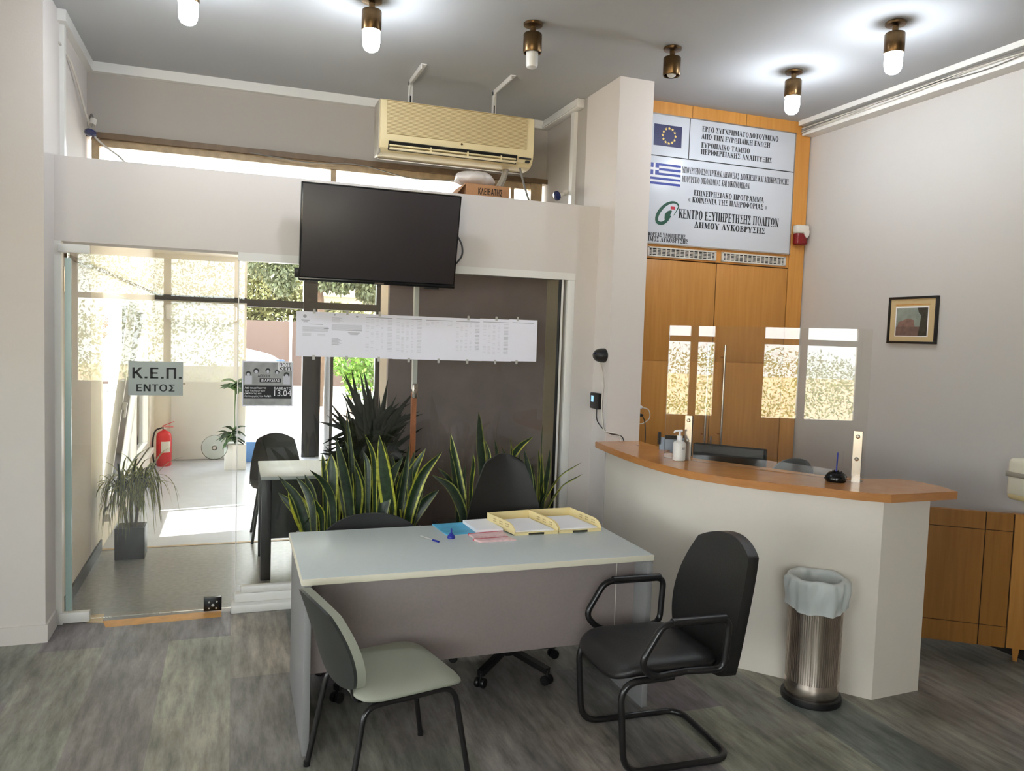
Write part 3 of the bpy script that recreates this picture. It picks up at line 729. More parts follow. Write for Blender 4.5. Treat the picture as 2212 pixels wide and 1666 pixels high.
a, c = sz((556, 668)), sz((763, 845)); ax = 2.925
g = obj('flag_panel', bxb(ax, c.x, YL, YS, c.z, a.z), M['blue_gr'], t); g['label'] = 'blue and white striped flag with a white cross'
b = B(); hh = (a.z - c.z) / 9; cw = hh * 5 * 0.9
for k in range(1, 9, 2):
    x0 = ax + cw if k < 5 else ax
    box(b, x0, c.x, YL - 0.001, YL, a.z - hh * (k + 1), a.z - hh * k)
box(b, ax, ax + cw, YL - 0.001, YL, a.z - hh * 3, a.z - hh * 2); box(b, ax + cw * .4, ax + cw * .6, YL - 0.001, YL, a.z - hh * 2, a.z); box(b, ax + cw * .4, ax + cw * .6, YL - 0.001, YL, a.z - hh * 5, a.z - hh * 3)
obj('stripe', b, M['paper_w'], g)
# green swoosh emblem with the red square
def ribbon(bm, pts, ws, Y):
    P = [sz(p) for p in pts]; L, Rr = [], []
    for i, p in enumerate(P):
        tt = (P[min(i + 1, len(P) - 1)] - P[max(i - 1, 0)]); n = Vector((-tt.z, 0, tt.x)).normalized() * ws[i] / 2
        L.append(bm.verts.new((p.x + n.x, Y, p.z + n.z))); Rr.append(bm.verts.new((p.x - n.x, Y, p.z - n.z)))
    for i in range(len(P) - 1): bm.faces.new((L[i], L[i + 1], Rr[i + 1], Rr[i]))
b = B()
sp = [(716, 1052), (742, 1010), (752, 985), (735, 962), (700, 958), (655, 978), (615, 1020), (595, 1065), (600, 1098), (630, 1108), (662, 1090), (690, 1050)]
ribbon(b, [tuple(v)[:2] for v in smooth_path([(x, y, 0) for x, y in sp], 5)], [0.004 + 0.022 * min(1, i / 30) for i in range(11 * 5 + 1)], YL)
ribbon(b, [(702, 1018), (684, 1032), (668, 1052), (664, 1074), (668, 1092)], [0.012, 0.034, 0.044, 0.034, 0.03], YL - .0004)
obj('emblem', b, M['green_l'], t, smooth=False)
a, c = sz((696, 986)), sz((726, 1010)); obj('emblem_square', bxb(a.x, c.x, YL, YS, c.z, a.z), M['red_l'], t)

# red siren on the closet stile
p = at_y(1724, 506, YC - 0.05)
t = thing('alarm_siren', 'small white and red alarm siren on the closet edge by the right wall', 'siren', (p.x, YC, p.z - 0.06))
x = 4.315; z = p.z
obj('lens', bxb(x - 0.052, x + 0.052, YC - 0.07, YC, z - 0.085, z + 0.02, 0.018, 3), M['siren'], t)
b = bxb(x - 0.058, x + 0.058, YC - 0.078, YC, z + 0.005, z + 0.075, 0.016, 3)
poly_prism(b, [(x - 0.01, YC - 0.079, z + 0.03), (x + 0.055, YC - 0.079, z + 0.03), (x + 0.05, YC - 0.079, z - 0.01), (x + 0.03, YC - 0.079, z - 0.03), (x + 0.012, YC - 0.079, z - 0.01)], (0, 0.06, 0))
obj('housing', b, M['offwhite'], t)

# ================================================================== CEILING LAMPS
def make_lamp(kind):
    t = thing('ceiling_lamp', '', 'lamp')
    b = lathe(B(), [(0.052, 0), (0.056, -0.004), (0.054, -0.016), (0.03, -0.02), (0.017, -0.022), (0.016, -0.05), (0.024, -0.056), (0.05, -0.060), (0.0535, -0.066), (0.0535, -0.165), (0.05, -0.17), (0.046, -0.165), (0.045, -0.10)], n=36)
    obj('lamp_holder', b, M['brass'], t)
    if kind == 'lit':
        b = lathe(B(), [(0.03, -0.13), (0.044, -0.15), (0.046, -0.175), (0.047, -0.22), (0.044, -0.25), (0.036, -0.268), (0.02, -0.278), (0.0, -0.28)], n=32); m = M['bulb_on']
    elif kind == 'off':
        b = lathe(B(), [(0.03, -0.12), (0.035, -0.15), (0.035, -0.235), (0.031, -0.248), (0.02, -0.254), (0.0, -0.256)], n=32); m = M['bulb_off']
    else:
        b = lathe(B(), [(0.02, -0.10), (0.03, -0.13), (0.032, -0.15), (0.026, -0.17), (0.012, -0.178), (0.0, -0.18)], n=32); m = M['bulb_off']
    obj('bulb', b, m, t)
    return t
GLB = 'brass cylinder lamps on the ceiling'
l0 = make_lamp('lit'); l0.location = (0.687, 4.387, CZ); l0['group'] = GLB; l0['label'] = 'lit brass ceiling lamp left of the air conditioner brackets'
dup(l0, (-0.235, 4.40, CZ), 'lit ceiling lamp cut off by the top left of the frame, only bulb showing', GLB)
dup(l0, (3.443, 4.352, CZ), 'lit brass ceiling lamp in front of the signboard', GLB)
dup(l0, (3.422, 3.491, CZ), 'lit brass ceiling lamp nearest the cable soffit at top right', GLB)
l1 = make_lamp('off'); l1.location = (1.601, 4.33, CZ); l1['group'] = GLB; l1['label'] = 'unlit brass ceiling lamp with a long white bulb, between the brackets and the pillar'
l2 = make_lamp('short'); l2.location = (2.517, 4.327, CZ); l2['group'] = GLB; l2['label'] = 'unlit brass ceiling lamp with recessed bulb in front of the pillar top'

# ================================================================== AIR CONDITIONER
t = thing('air_conditioner', 'large yellowed split air conditioner hung from the ceiling on brackets', 'air conditioner', (1.5, 5.6, 3.03))
X0, X1 = 0.93, 2.06
prof = [(5.66, 3.40), (5.50, 3.405), (5.475, 3.39), (5.468, 3.36), (5.462, 3.20), (5.468, 3.12), (5.49, 3.075), (5.525, 3.05), (5.58, 3.04), (5.66, 3.04)]
b = poly_prism(B(), [(X0, y, z) for y, z in prof], (X1 - X0, 0, 0)); bmesh.ops.bevel(b, geom=[e for e in b.edges if abs(e.verts[0].co.x - e.verts[1].co.x) < 1e-6], offset=0.004, segments=1, affect='EDGES')
obj('body', b, M['ac'], t, ang=25)
b = B()
for k in range(24):
    z = 3.168 + k * 0.0091; box(b, X0 + 0.045, X1 - 0.06, 5.456, 5.475, z, z + 0.0048)
obj('intake_grille', b, M['ac'], t)
obj('grille_backing', bxb(X0 + 0.045, X1 - 0.06, 5.4606, 5.475, 3.165, 3.39), mat('brownish_plastic', (168, 142, 92), .6), t)  # darker brownish panel showing between the grille ribs
b = xform(bxb(X0 + 0.06, X1 - 0.13, -0.012, 0.012, -0.032, 0.032), Matrix.Translation((0, 5.483, 3.092)) @ Matrix.Rotation(math.radians(30), 4, 'X')); obj('outlet_slot', b, M['black'], t)
b = xform(bxb(X0 + 0.065, X1 - 0.14, -0.03, 0.0, -0.006, 0.004), Matrix.Translation((0, 5.487, 3.085)) @ Matrix.Rotation(math.radians(-10), 4, 'X')); xform(box(b, X0 + 0.065, X1 - 0.14, 5.45, 5.49, 3.062, 3.072), Matrix())
for x in (1.28, 1.55, 1.8): box(b, x, x + 0.01, 5.448, 5.49, 3.066, 3.1)
obj('louvre', b, M['ac'], t)
b = bxb(X1 - 0.11, X1 - 0.02, 5.46, 5.48, 3.098, 3.108); box(b, X1 - 0.06, X1 - 0.03, 5.466, 5.49, 3.074, 3.09); obj('display', b, M['black'], t)
b = lathe(B(), [(0.008, 0), (0.008, -0.002)], (1.51, 5.462, 3.15), 14, 'Y'); obj('badge', b, M['brass'], t)
b = bxb(X0 - 0.008, X0 + 0.01, 5.50, 5.67, 3.035, 3.40, 0.006); box(b, X0 + 0.02, X1 - 0.02, 5.655, 5.675, 3.03, 3.39); obj('back_plate', b, M['ac_side'], t)
for k, (xa, ya, yb) in enumerate(((1.178, 5.26, 5.67), (1.798, 5.22, 5.63))):
    h = thing('hanging_bracket', 'white angle bracket holding up the %s end of the air conditioner' % ('left' if k == 0 else 'right'), 'bracket', (xa, yb, 3.4), 'air conditioner brackets')
    b = bxb(xa - 0.02, xa + 0.02, ya, yb, 3.594, CZ, .001); box(b, xa - 0.02, xa - 0.014, ya, yb, 3.565, 3.594)
    obj('ceiling_arm', b, M['white_al'], h)
    b = bxb(xa - 0.02, xa + 0.014, yb, yb + 0.005, 3.35, CZ); box(b, xa - 0.02, xa - 0.015, yb - 0.03, yb, 3.35, 3.594)
    poly_prism(b, [(xa - 0.014, yb, 3.594), (xa - 0.014, yb - 0.06, 3.594), (xa - 0.014, yb, 3.50)], (0.004, 0, 0))
    obj('drop_leg', b, M['white_al'], h)
    b = bxb(xa - 0.006, xa + 0.004, yb - 0.001, yb + 0.0005, 3.42, 3.50, .0004); obj('slot', b, M['black'], h)
b = fillet([(1.90, 5.62, 3.06), (1.89, 5.62, 2.99), (1.78, 5.66, 2.75)], 0.06)
t = tag(obj('drain_duct', tube(B(), b, 0.032, 10, flat=0.7), M['ac_side'], base=(1.9, 5.62, 2.75)), 'thick grey pipe cover slanting down from the air conditioner', 'pipe')
tag(obj('power_cable', tube(B(), smooth_path([(1.985, 5.55, 3.05), (2.0, 5.52, 2.96), (2.03, 5.5, 2.85), (2.06, 5.48, 2.75)]), 0.008, 8), M['cable_g'], base=(2.0, 5.5, 2.75)), 'grey cable dropping from the right end of the air conditioner', 'cable')
# cardboard box and bags on the beam
t = thing('cardboard_box', 'low cardboard box with handwriting on top of the beam', 'box', (1.62, 5.4, 2.75))
b = bxb(1.50, 1.815, 5.28, 5.56, 2.75, 2.848, .003); poly_prism(b, [(1.50, 5.28, 2.846), (1.50, 5.56, 2.846), (1.43, 5.6, 2.76), (1.43, 5.3, 2.76)], (0, 0, 0.004)); obj('carton', b, M['cardboard'], t)
SW = .12; tb = sans(B(), 'ΚΛΕΙΒΑΤΗΣ', 1.585, 1.765, 2.778, 0.045, 5.2785); SW = .16; obj('handwriting', tb, M['ink'], t, smooth=False)
def blob(bm, c, r, seed, amp=0.12):
    rnd = random.Random(seed); ph = [rnd.uniform(0, 6) for _ in range(6)]
    def f(u, v):
        a = u * 2 * PI; e = (v - 0.5) * PI
        k = 1 + amp * (math.sin(3 * a + ph[0]) * math.cos(2 * e + ph[1]) + 0.6 * math.sin(5 * a + ph[2] + 3 * e) + 0.4 * math.sin(9 * a + ph[3]))
        return Vector((c[0] + r[0] * k * math.cos(a) * math.cos(e), c[1] + r[1] * k * math.sin(a) * math.cos(e), c[2] + r[2] * math.sin(e) * (1 + 0.3 * (k - 1))))
    grid(bm, f, 36, 16); bmesh.ops.remove_doubles(bm, verts=bm.verts[:], dist=1e-4); bmesh.ops.recalc_face_normals(bm, faces=bm.faces[:])
    return bm
tag(obj('plastic_bag', blob(B(), (1.585, 5.40, 2.90), (0.14, 0.12, 0.055), 4, 0.1), mat('translucent_plastic', (214, 206, 200), 0.3), base=(1.585, 5.4, 2.85)), 'crumpled pale plastic bag lying on the cardboard box', 'bag')
# reflector lamps
def spot(label, base, elbow, tip, wallm):
    t = thing('reflector_lamp', label, 'lamp', base, 'blue reflector lamps over the beam')
    base, elbow, tip = Vector(base), Vector(elbow), Vector(tip); d = (tip - elbow).normalized()
    obj('arm', tube(B(), smooth_path([base, (base + elbow) / 2 + Vector((0, 0, 0.03)), elbow]), 0.006, 8), M['cable_g'], t)
    Q = d.to_track_quat('Z', 'Y').to_matrix()
    obj('socket', lathe(B(), [(0.0, 0), (0.02, 0.002), (0.022, 0.03), (0.019, 0.05)], elbow, 20, 'Z', Q), M['offwhite'], t)
    obj('bulb_neck', lathe(B(), [(0.017, 0.05), (0.018, 0.07), (0.034, 0.105), (0.038, 0.115)], elbow, 24, 'Z', Q), M['chrome'], t)
    obj('bulb_face', lathe(B(), [(0.038, 0.115), (0.036, 0.124), (0.02, 0.132), (0.0, 0.134)], elbow, 24, 'Z', Q), M['blue_gl'], t)
spot('blue reflector lamp pointing down in the left corner above the beam', (-0.95, 6.15, 3.2), (-0.915, 6.08, 3.18), (-0.93, 6.0, 3.03), 0)
spot('blue reflector lamp aimed left at the right end of the beam', (2.468, 5.72, 2.86), (2.43, 5.68, 2.935), (2.27, 5.62, 2.865), 0)
tag(obj('hanging_cable', tube(B(), smooth_path([(-0.975, 5.3, 3.42), (-0.96, 5.6, 3.38), (-0.95, 6.0, 3.2), (-0.93, 6.16, 3.1), (-0.86, 6.2, 3.03), (-0.75, 6.22, 2.95), (-0.6, 6.2, 2.76)]), 0.007, 8), M['cable_w'], base=(-0.9, 6, 2.76)), 'white cable running from the trunking down to the left reflector lamp', 'cable')
tag(obj('sagging_wire', tube(B(), smooth_path([(0.1, 6.196, 3.09), (0.5, 6.18, 3.06), (0.9, 6.18, 3.08), (1.3, 6.18, 3.02), (1.7, 6.18, 3.04)]), 0.004, 6), M['cable_g'], base=(0.9, 6.18, 3.0)), 'thin grey wire sagging along the head of the strip window', 'wire')
rb = random.Random(5)
t = thing('cable_bundle', 'bundle of loose white cables in the gap of the right ceiling soffit', 'cables', (4.3, 4.6, 3.52))
for k in range(7):
    y1 = rb.uniform(2.2, 3.6)
    pts = [(4.282 - 0.003 * (k % 3), 5.27, 3.505 + 0.007 * k)]
    for j in range(1, 5):
        y = 5.27 + (y1 - 5.27) * j / 4; pts.append((4.28 + rb.uniform(-0.008, 0.003), y, 3.53 + rb.uniform(-0.02, 0.025)))
    c = obj('cable', tube(B(), smooth_path(pts), 0.004, 6), M['cable_w' if k % 2 else 'cable_g'], t)

# ================================================================== TELEVISION
t = thing('television', 'black flat television on the beam over the glass partition', 'television', (0.875, 5.01, 2.40))
b = bxb(-0.5, 0.5, -0.012, 0.04, -0.3, 0.3, 0.006); box(b, -0.35, 0.35, 0.03, 0.075, -0.24, 0.16, 0.02)
obj('casing', b, M['black_gl'], None).parent = t
b = bxb(-0.489, 0.489, -0.0155, -0.011, -0.272, 0.29, 0.001); obj('screen', b, M['screen'], None).parent = t
b = bxb(-0.5, 0.5, -0.017, -0.011, -0.3, -0.278, 0.003); obj('bottom_bezel', b, M['black_gl'], None).parent = t
b = bxb(-0.03, 0.03, -0.0185, -0.0165, -0.296, -0.287); obj('badge', b, M['steel'], None).parent = t
b = bxb(-0.2, 0.2, 0.07, 0.12, -0.1, 0.1); obj('wall_bracket', b, M['black'], None).parent = t
b = bxb(-0.525, -0.46, 0.02, 0.05, -0.29, -0.23, .01); obj('side_box', b, M['black'], None).parent = t
b = bxb(0.3, 0.4, 0.0, 0.04, -0.315, -0.298, .005); obj('sensor_box', b, M['black'], None).parent = t
t.rotation_euler = (math.radians(12.5), 0, math.radians(-0.6))
p = at_y(995, 545, 5.08)
tag(obj('tv_cable', tube(B(), smooth_path([(p.x - 0.02, 5.1, p.z + 0.11), (p.x + 0.012, 5.1, p.z + 0.05), (p.x + 0.014, 5.1, p.z - 0.02), (p.x - 0.03, 5.12, p.z - 0.09)]), 0.006, 8), M['black'], base=(p.x, 5.1, p.z)), 'black cable looping out behind the right edge of the television', 'cable')

# ================================================================== PAPERS AND SIGNS ON THE GLASS
YP = YG + 0.026
edges = [(640, 672, 770), (711, 675, 771), (783, 678, 773), (850, 681, 776), (913, 684, 777), (979, 687, 779), (1037, 689, 780), (1100, 690, 781), (1158, 692, 781)]
desc = ['first sheet of the row on the glass, letter with a round crest', 'second sheet from the left, letter with a small printed list below',
        'third sheet from the left in the row, pale table of figures', 'fourth sheet from the left in the row, pale table left of the white mullion',
        'fifth sheet from the left, mostly blank below a short table', 'sixth sheet from the left in the row, table with a dark right column',
        'seventh sheet from the left, long table, second from the right end', 'rightmost sheet of the row on the glass, blank except for one top line']
rp = random.Random(3)
for i in range(8):
    a = at_y(edges[i][0], edges[i][1], YP); c = at_y(edges[i + 1][0] + (4 if i < 7 else 0), edges[i + 1][2], YP)
    e = at_y(edges[i + 1][0], edges[i + 1][1], YP); zt = (a.z + e.z) / 2; zb = (at_y(edges[i][0], edges[i][2], YP).z + c.z) / 2
    y = YP - 0.0008 * (9 - i)
    x0, x1 = a.x, c.x
    t = thing('notice_sheet', 'white ' + desc[i], 'paper sheet', ((x0 + x1) / 2, y, zb), 'notice sheets in a row on the glass')
    obj('sheet', bxb(x0, x1, y, y + 0.0006, zb, zt), M['paper'], t)
    yl = y - 0.0004; W = x1 - x0; b = B(); b2 = B()
    def ln(bm, u0, u1, v, h=0.0022):
        vs = [bm.verts.new(p) for p in ((x0 + W * u0, yl, zt - v), (x0 + W * u1, yl, zt - v), (x0 + W * u1, yl, zt - v + h), (x0 + W * u0, yl, zt - v + h))]; bm.faces.new(vs)
    if i == 0:
        lathe(b, [(0.011, 0), (0.011, -0.0002)], (x0 + W * .24, yl, zt - 0.03), 24, 'Y')
        for k in range(4): ln(b, .14 + .02 * k, .38 - .02 * k, 0.055 + k * 0.004)
        ln(b, .36, .75, 0.082, 0.003)
        for k in range(8): ln(b2, .18, .9, 0.098 + k * 0.0042)
        ln(b, .78, .92, 0.108, 0.006)
        for k in range(3): ln(b2, .18, .42, 0.142 + k * .006); ln(b2, .6, .82, 0.142 + k * .006)
    elif i == 1:
        lathe(b, [(0.006, 0), (0.006, -0.0002)], (x0 + W * .15, yl, zt - 0.014), 16, 'Y'); ln(b, .74, .8, 0.026, 0.01)
        for k in range(7): ln(b2, .06, .3 + .05 * (k % 3), 0.03 + k * 0.005)
        for k in range(9): ln(b2, .06, .92, 0.078 + k * 0.0037)
        ln(b, .08, .92, 0.114, 0.0035)
        for k in range(4): ln(b, .52 + .02 * k, .86 - .02 * k, 0.127 + k * 0.0045)
        for k in range(10): ln(b, .08, .26 + .03 * (k % 4), 0.168 + k * 0.0045, 0.0018)
    else:
        n = {2: 22, 3: 22, 4: 3, 5: 20, 6: 22, 7: 0}[i]
        ln(b, .1, .88, 0.024, 0.004)
        for k in range(n):
            v = 0.036 + k * 0.0098
            for u0, u1 in ((.1, .2), (.25, .33), (.4, .48), (.56, .62)):
                if rp.random() < .7: ln(b2, u0, u1, v, 0.0016)
            ln(b2 if i < 5 or k < 4 else b, .74, .88, v, 0.0022)
    if len(b.verts): obj('heading', b, M['print_gr'], t, smooth=False)
    else: b.free()
    if len(b2.verts): obj('print_lines', b2, M['print_lt'], t, smooth=False)
    else: b2.free()
    xm = x0 + W * (.5 if i != 7 else .3)
    if i not in (3, 4):
        obj('tape_strip', bxb(xm - .008, xm + .008, y - .0008, y - .0003, zt - .012, zt + .018), M['tape_c'], t)
    obj('tape_strip', bxb(xm - .008, xm + .008, y - .0008, y - .0003, zb - .02, zb + .01), M['tape_c'], t)
# grey poster
a = at_y(522, 779, YP); c = at_y(632, 878, YP); x0, x1, z1, z0 = a.x + 0.004, c.x, a.z, c.z; y = YP
W, H = x1 - x0, z1 - z0
t = thing('strike_poster', 'grey poster with white and black lettering and a date, on the glass beside the door', 'poster', ((x0 + x1) / 2, y, z0))
obj('sheet', bxb(x0, x1, y, y + 0.0006, z0, z1), M['paper'], t)
obj('photo_area', bxb(x0 + .02 * W, x1 - .02 * W, y - .0003, y, z0 + .03 * H, z1 - .03 * H), M['poster_gr'], t)
b = bxb(x0 + .03 * W, x1 - .03 * W, y - .0006, y - .0002, z0 + .17 * H, z0 + .46 * H); box(b, x0 + .34 * W, x0 + .76 * W, y - .0006, y - .0002, z0 + .53 * H, z0 + .62 * H)
obj('dark_band', b, M['print'], t)
obj('white_box', bxb(x0 + .70 * W, x1 - .03 * W, y - .0006, y - .0002, z1 - .21 * H, z1 - .02 * H), M['paper_w'], t)
b = B()
for ux, uz, r in ((.12, .72, .05), (.27, .78, .055), (.5, .79, .05), (.68, .76, .045), (.87, .70, .055)):
    obj('dark_head', lathe(B(), [(r * W, 0), (r * W, -.0003)], (x0 + ux * W, y - .0003, z0 + uz * H), 18, 'Y'), M['shell_dk'], t)
b = B()
for ux, uz, r in ((.12, .70, .033), (.27, .76, .035), (.5, .77, .03), (.68, .745, .03), (.87, .68, .033)):
    obj('pale_face', lathe(B(), [(r * W, 0), (r * W, -.0003)], (x0 + ux * W, y - .0006, z0 + uz * H), 16, 'Y'), M['print_lt'], t)
for ux, uz in ((.12, .6), (.87, .6)):
    b = bxb(x0 + (ux - .07) * W, x0 + (ux + .07) * W, y - .0006, y - .0003, z0 + (uz - .11) * H, z0 + (uz + .07) * H); obj('pale_body', b, M['print_lt'], t)
yl = y - .0009
def tx(par, txt, size, ux, uz, m, width=None, depth=0.0):
    obj('lettering', text_bm(txt, size, FACE(x0 + ux * W, yl, z0 + uz * H), depth, width=width), m, par, smooth=False)
def sx(par, txt, u0, u1, v0, v1, m):
    obj('lettering', sans(B(), txt, x0 + u0 * W, x0 + u1 * W, z0 + v0 * H, (v1 - v0) * H, yl), m, par, smooth=False)
sx(t, 'ΠΟΣΕ', .72, .96, .885, .965, M['print']); sx(t, 'ΚΕΠ', .72, .96, .795, .875, M['print'])
sx(t, 'ΑΠΟΧΗ', .30, .54, .64, .70, M['print']); sx(t, 'ΔΙΑΡΚΕΙΑΣ', .36, .74, .545, .605, M['paper_w'])
for k, s in enumerate(('Από τα καθήκοντα', 'των διαδικασιών', 'απόδοσης και', 'λειτουργίας του ΑΜΚΑ')):
    tx(t, s, .017, .05, .385 - .06 * k, M['paper_w'], (.42, .40, .33, .52)[k] * W)
sx(t, 'ΣΑΒΒΑΤΟ', .62, .97, .375, .425, M['paper_w']); tx(t, '13.04', .055, .63, .23, M['paper_w'], .34 * W)
# silver sign on the glass door
a = at_y(277, 780, YG); c = at_y(395, 855, YG); x0, x1, z1, z0 = a.x, c.x, a.z, c.z; W, H = x1 - x0, z1 - z0; y = YG + 0.004
t = thing('door_sign', 'silver sign reading K.E.P. on the glass door', 'sign', ((x0 + x1) / 2, y, z0))
obj('plate', bxb(x0, x1, y, y + 0.002, z0, z1), M['silver_sign'], t)
yl = y - .0006
SW = .13; sx(t, 'Κ.Ε.Π.', .05, 1.0, .50, .82, M['print']); sx(t, 'ΕΝΤΟΣ', .13, .86, .12, .33, M['print'])

# ================================================================== DESK
t = thing('office_desk', 'grey topped office desk with cream edge and grey brown panels', 'desk', (1.1, 3.7, 0))
DX0, DX1, DY0, DY1, DZ = 0.275, 1.945, 3.30, 4.10, 0.76
b = bxb(DX0, DX1, DY0, DY1, DZ - 0.030, DZ - 0.0015, 0.004); obj('edge_band', b, M['cream'], t)
obj('desktop', bxb(DX0 + .004, DX1 - .004, DY0 + .004, DY1 - .004, DZ - 0.02, DZ, 0.002), M['desk_top'], t)
for x in (DX0 + 0.012, DX1 - 0.042):
    obj('side_panel', bxb(x, x + 0.03, DY0 - 0.01, DY1 - 0.06, 0.0, DZ - 0.030, 0.002), M['desk_side'], t)
b = bxb(DX0 + 0.042, DX1 - 0.042, DY0 + 0.115, DY0 + 0.135, 0.30, DZ - 0.030, .001)
obj('modesty_panel', b, M['desk_body'], t)
b = bxb(1.80, 1.803, DY0 + 0.113, DY0 + 0.116, 0.30, DZ - 0.035); obj('panel_joint', b, M['offwhite'], t)
# things on the desk
def dz(p, z=DZ, s=5.027, ox=900, oy=1060): return at_z(ox + p[0] / s, oy + p[1] / s, z)
def tray(label, fl, fr, bl, br):
    fl, fr, bl, br = Vector(fl), Vector(fr), Vector(bl), Vector(br)
    t = thing('letter_tray', label, 'letter tray', tuple((fl + fr + bl + br) / 4), 'letter trays on the desk')
    up = Vector((0, 0, 1)); th = 0.004
    def slab(pts, nrm): 
        return poly_prism(B(), pts, nrm)
    z0 = 0.012
    b = poly_prism(B(), [fl + up * z0, fr + up * z0, br + up * z0, bl + up * z0], (0, 0, .003)); 
    fdir = (fr - fl); 
    for u0, u1 in ((0.0, .32), (.68, 1.0)):
        p0, p1 = fl + fdir * u0, fl + fdir * u1; q = (bl - fl).normalized() * 0.03
        poly_prism(b, [p0, p1, p1 + up * .014, p0 + up * .014], q * .15)
    for p in (bl, br): box(b, p.x - .01, p.x + .01, p.y - .03, p.y - .01, DZ, DZ + .013)
    obj('base', b, M['tray'], t)
    inn = (fr - fl).normalized() * th
    for a, c, n in ((fl, bl, inn), (fr, br, -inn)):
        pr_ = [a + up * .005, a + up * .03, a + (c - a) * .08 + up * .05, a + (c - a) * .2 + up * .06, c + up * .062, c + up * .005]
        sd = obj('side_wall', poly_prism(B(), pr_, n), M['tray'], t)
        b = B(); d = (c - a).normalized()
        for g in range(3):
            for k in range(4):
                for z in (.03, .042):
                    p = a + d * (.06 + g * .065 + k * .009) + up * z - n * 0.12
                    poly_prism(b, [p, p + d * .005, p + d * .005 + up * .006, p + up * .006], n * 1.25)
        obj('vent_slots', b, mat('tray_slot', (176, 150, 98), 0.7), sd)
    obj('back_wall', poly_prism(B(), [bl + up * .005, br + up * .005, br + up * .062, bl + up * .062], (bl - fl).normalized() * th), M['tray'], t)
    # the paper inside is a thing of its own
    a = fl + fdir * .06 + (bl - fl) * .05; c = fl + fdir * .94 + (bl - fl) * .05; e = br - fdir * .06 - (br - fr) * .06; f = bl + fdir * .06 - (bl - fl) * .06
    return [v + up * (z0 + .0035) for v in (a, c, e, f)]
FL, FM, FR = Vector((1.345, 3.545, DZ)), Vector((1.60, 3.60, DZ)), Vector((1.858, 3.625, DZ))
p0 = dz((1062, 492)); p1 = dz((1543, 468)); p2 = dz((2003, 440)); q0 = dz((770, 240), DZ + .062); q1 = dz((1225, 207), DZ + .062); q2 = dz((1670, 182), DZ + .062)
for q in (q0, q1, q2): q.z = DZ
e = 0.0025
for lab, fl, fr, bl, br in (('left cream letter tray beside the booklets, joined to the other tray', p0, p1 - Vector((e, 0, 0)), q0, q1 - Vector((e, 0, 0))), ('right cream letter tray near the desk edge by the counter', p1 + Vector((e, 0, 0)), p2, q1 + Vector((e, 0, 0)), q2)):
    pp = tray(lab, fl, fr, bl, br)
    tag(obj('paper_sheet', poly_prism(B(), pp, (0, 0, .006)), M['paper_w'], base=tuple(pp[0])), 'white paper stack lying in the ' + lab.split(',')[0].replace(' near the desk edge by the counter', ' nearest the counter'), 'paper', 'papers in the letter trays')
def flat(name, px, th, m, label, cat, z=DZ, group=None):
    pp = [dz(p, z) for p in px]; o = obj(name, poly_prism(B(), pp, (0, 0, th)), m, base=tuple(pp[0])); tag(o, label, cat, group); return o
flat('magazine', [(165, 372), (500, 352), (640, 466), (322, 486)], .004, M['mag_blue'], 'blue and turquoise magazine lying on the desk', 'magazine')
flat('brochure_stack', [(500, 352), (755, 335), (940, 446), (655, 465)], .016, M['paper_w'], 'stack of white brochures between the magazine and the trays', 'brochures', DZ + .0045)
for k, (px, lab) in enumerate((([(562, 486), (925, 455), (985, 495), (620, 522)], 'red edged patterned booklet lying behind the other booklet'), ([(618, 540), (985, 512), (1055, 510), (665, 545)], 'red edged patterned booklet nearest the desk front edge'))):
    t = thing('booklet', lab, 'booklet', tuple(dz(px[0])), 'red edged booklets on the desk')
    pp = [dz(p) for p in px]
    if k == 1: pp = [dz(p) for p in [(615, 545), (985, 518), (1080, 545), (690, 566)]]
    obj('pages', poly_prism(B(), pp, (0, 0, .009)), M['pink_print'], t)
    u = (pp[3] - pp[0]) * .2; obj('spine', poly_prism(B(), [pp[0] + Vector((-.002, 0, .0)), pp[1] + Vector((.002, 0, 0)), pp[1] + u * .6 + Vector((0, 0, 0)), pp[0] + u * .6], (0, 0, .0105)), M['red_print'], t)
p = dz((375, 515)); t = thing('pen_stand', 'small blue cone shaped desk pen stand', 'pen stand', tuple(p))
obj('base', lathe(B(), [(.0, 0), (.02, 0), (.021, .004), (.018, .012), (.009, .024), (.005, .028), (.004, .03)], p, 24), M['pen_blue'], t)
obj('pen_cap', lathe(B(), [(.004, .028), (.0045, .04), (.003, .05), (.0, .051)], p, 14), M['pen_blue'], t)
a, c, e = dz((40, 492), DZ + .004), dz((175, 535), DZ + .004), dz((240, 556), DZ + .004)
t = thing('ballpoint_pen', 'clear ballpoint pen with a blue cap lying on the desk', 'pen', tuple(c))
obj('barrel', tube(B(), [a, c], .0035, 8), M['tape_c'], t); obj('cap', tube(B(), [c, e], .005, 10), M['pen_blue'], t)

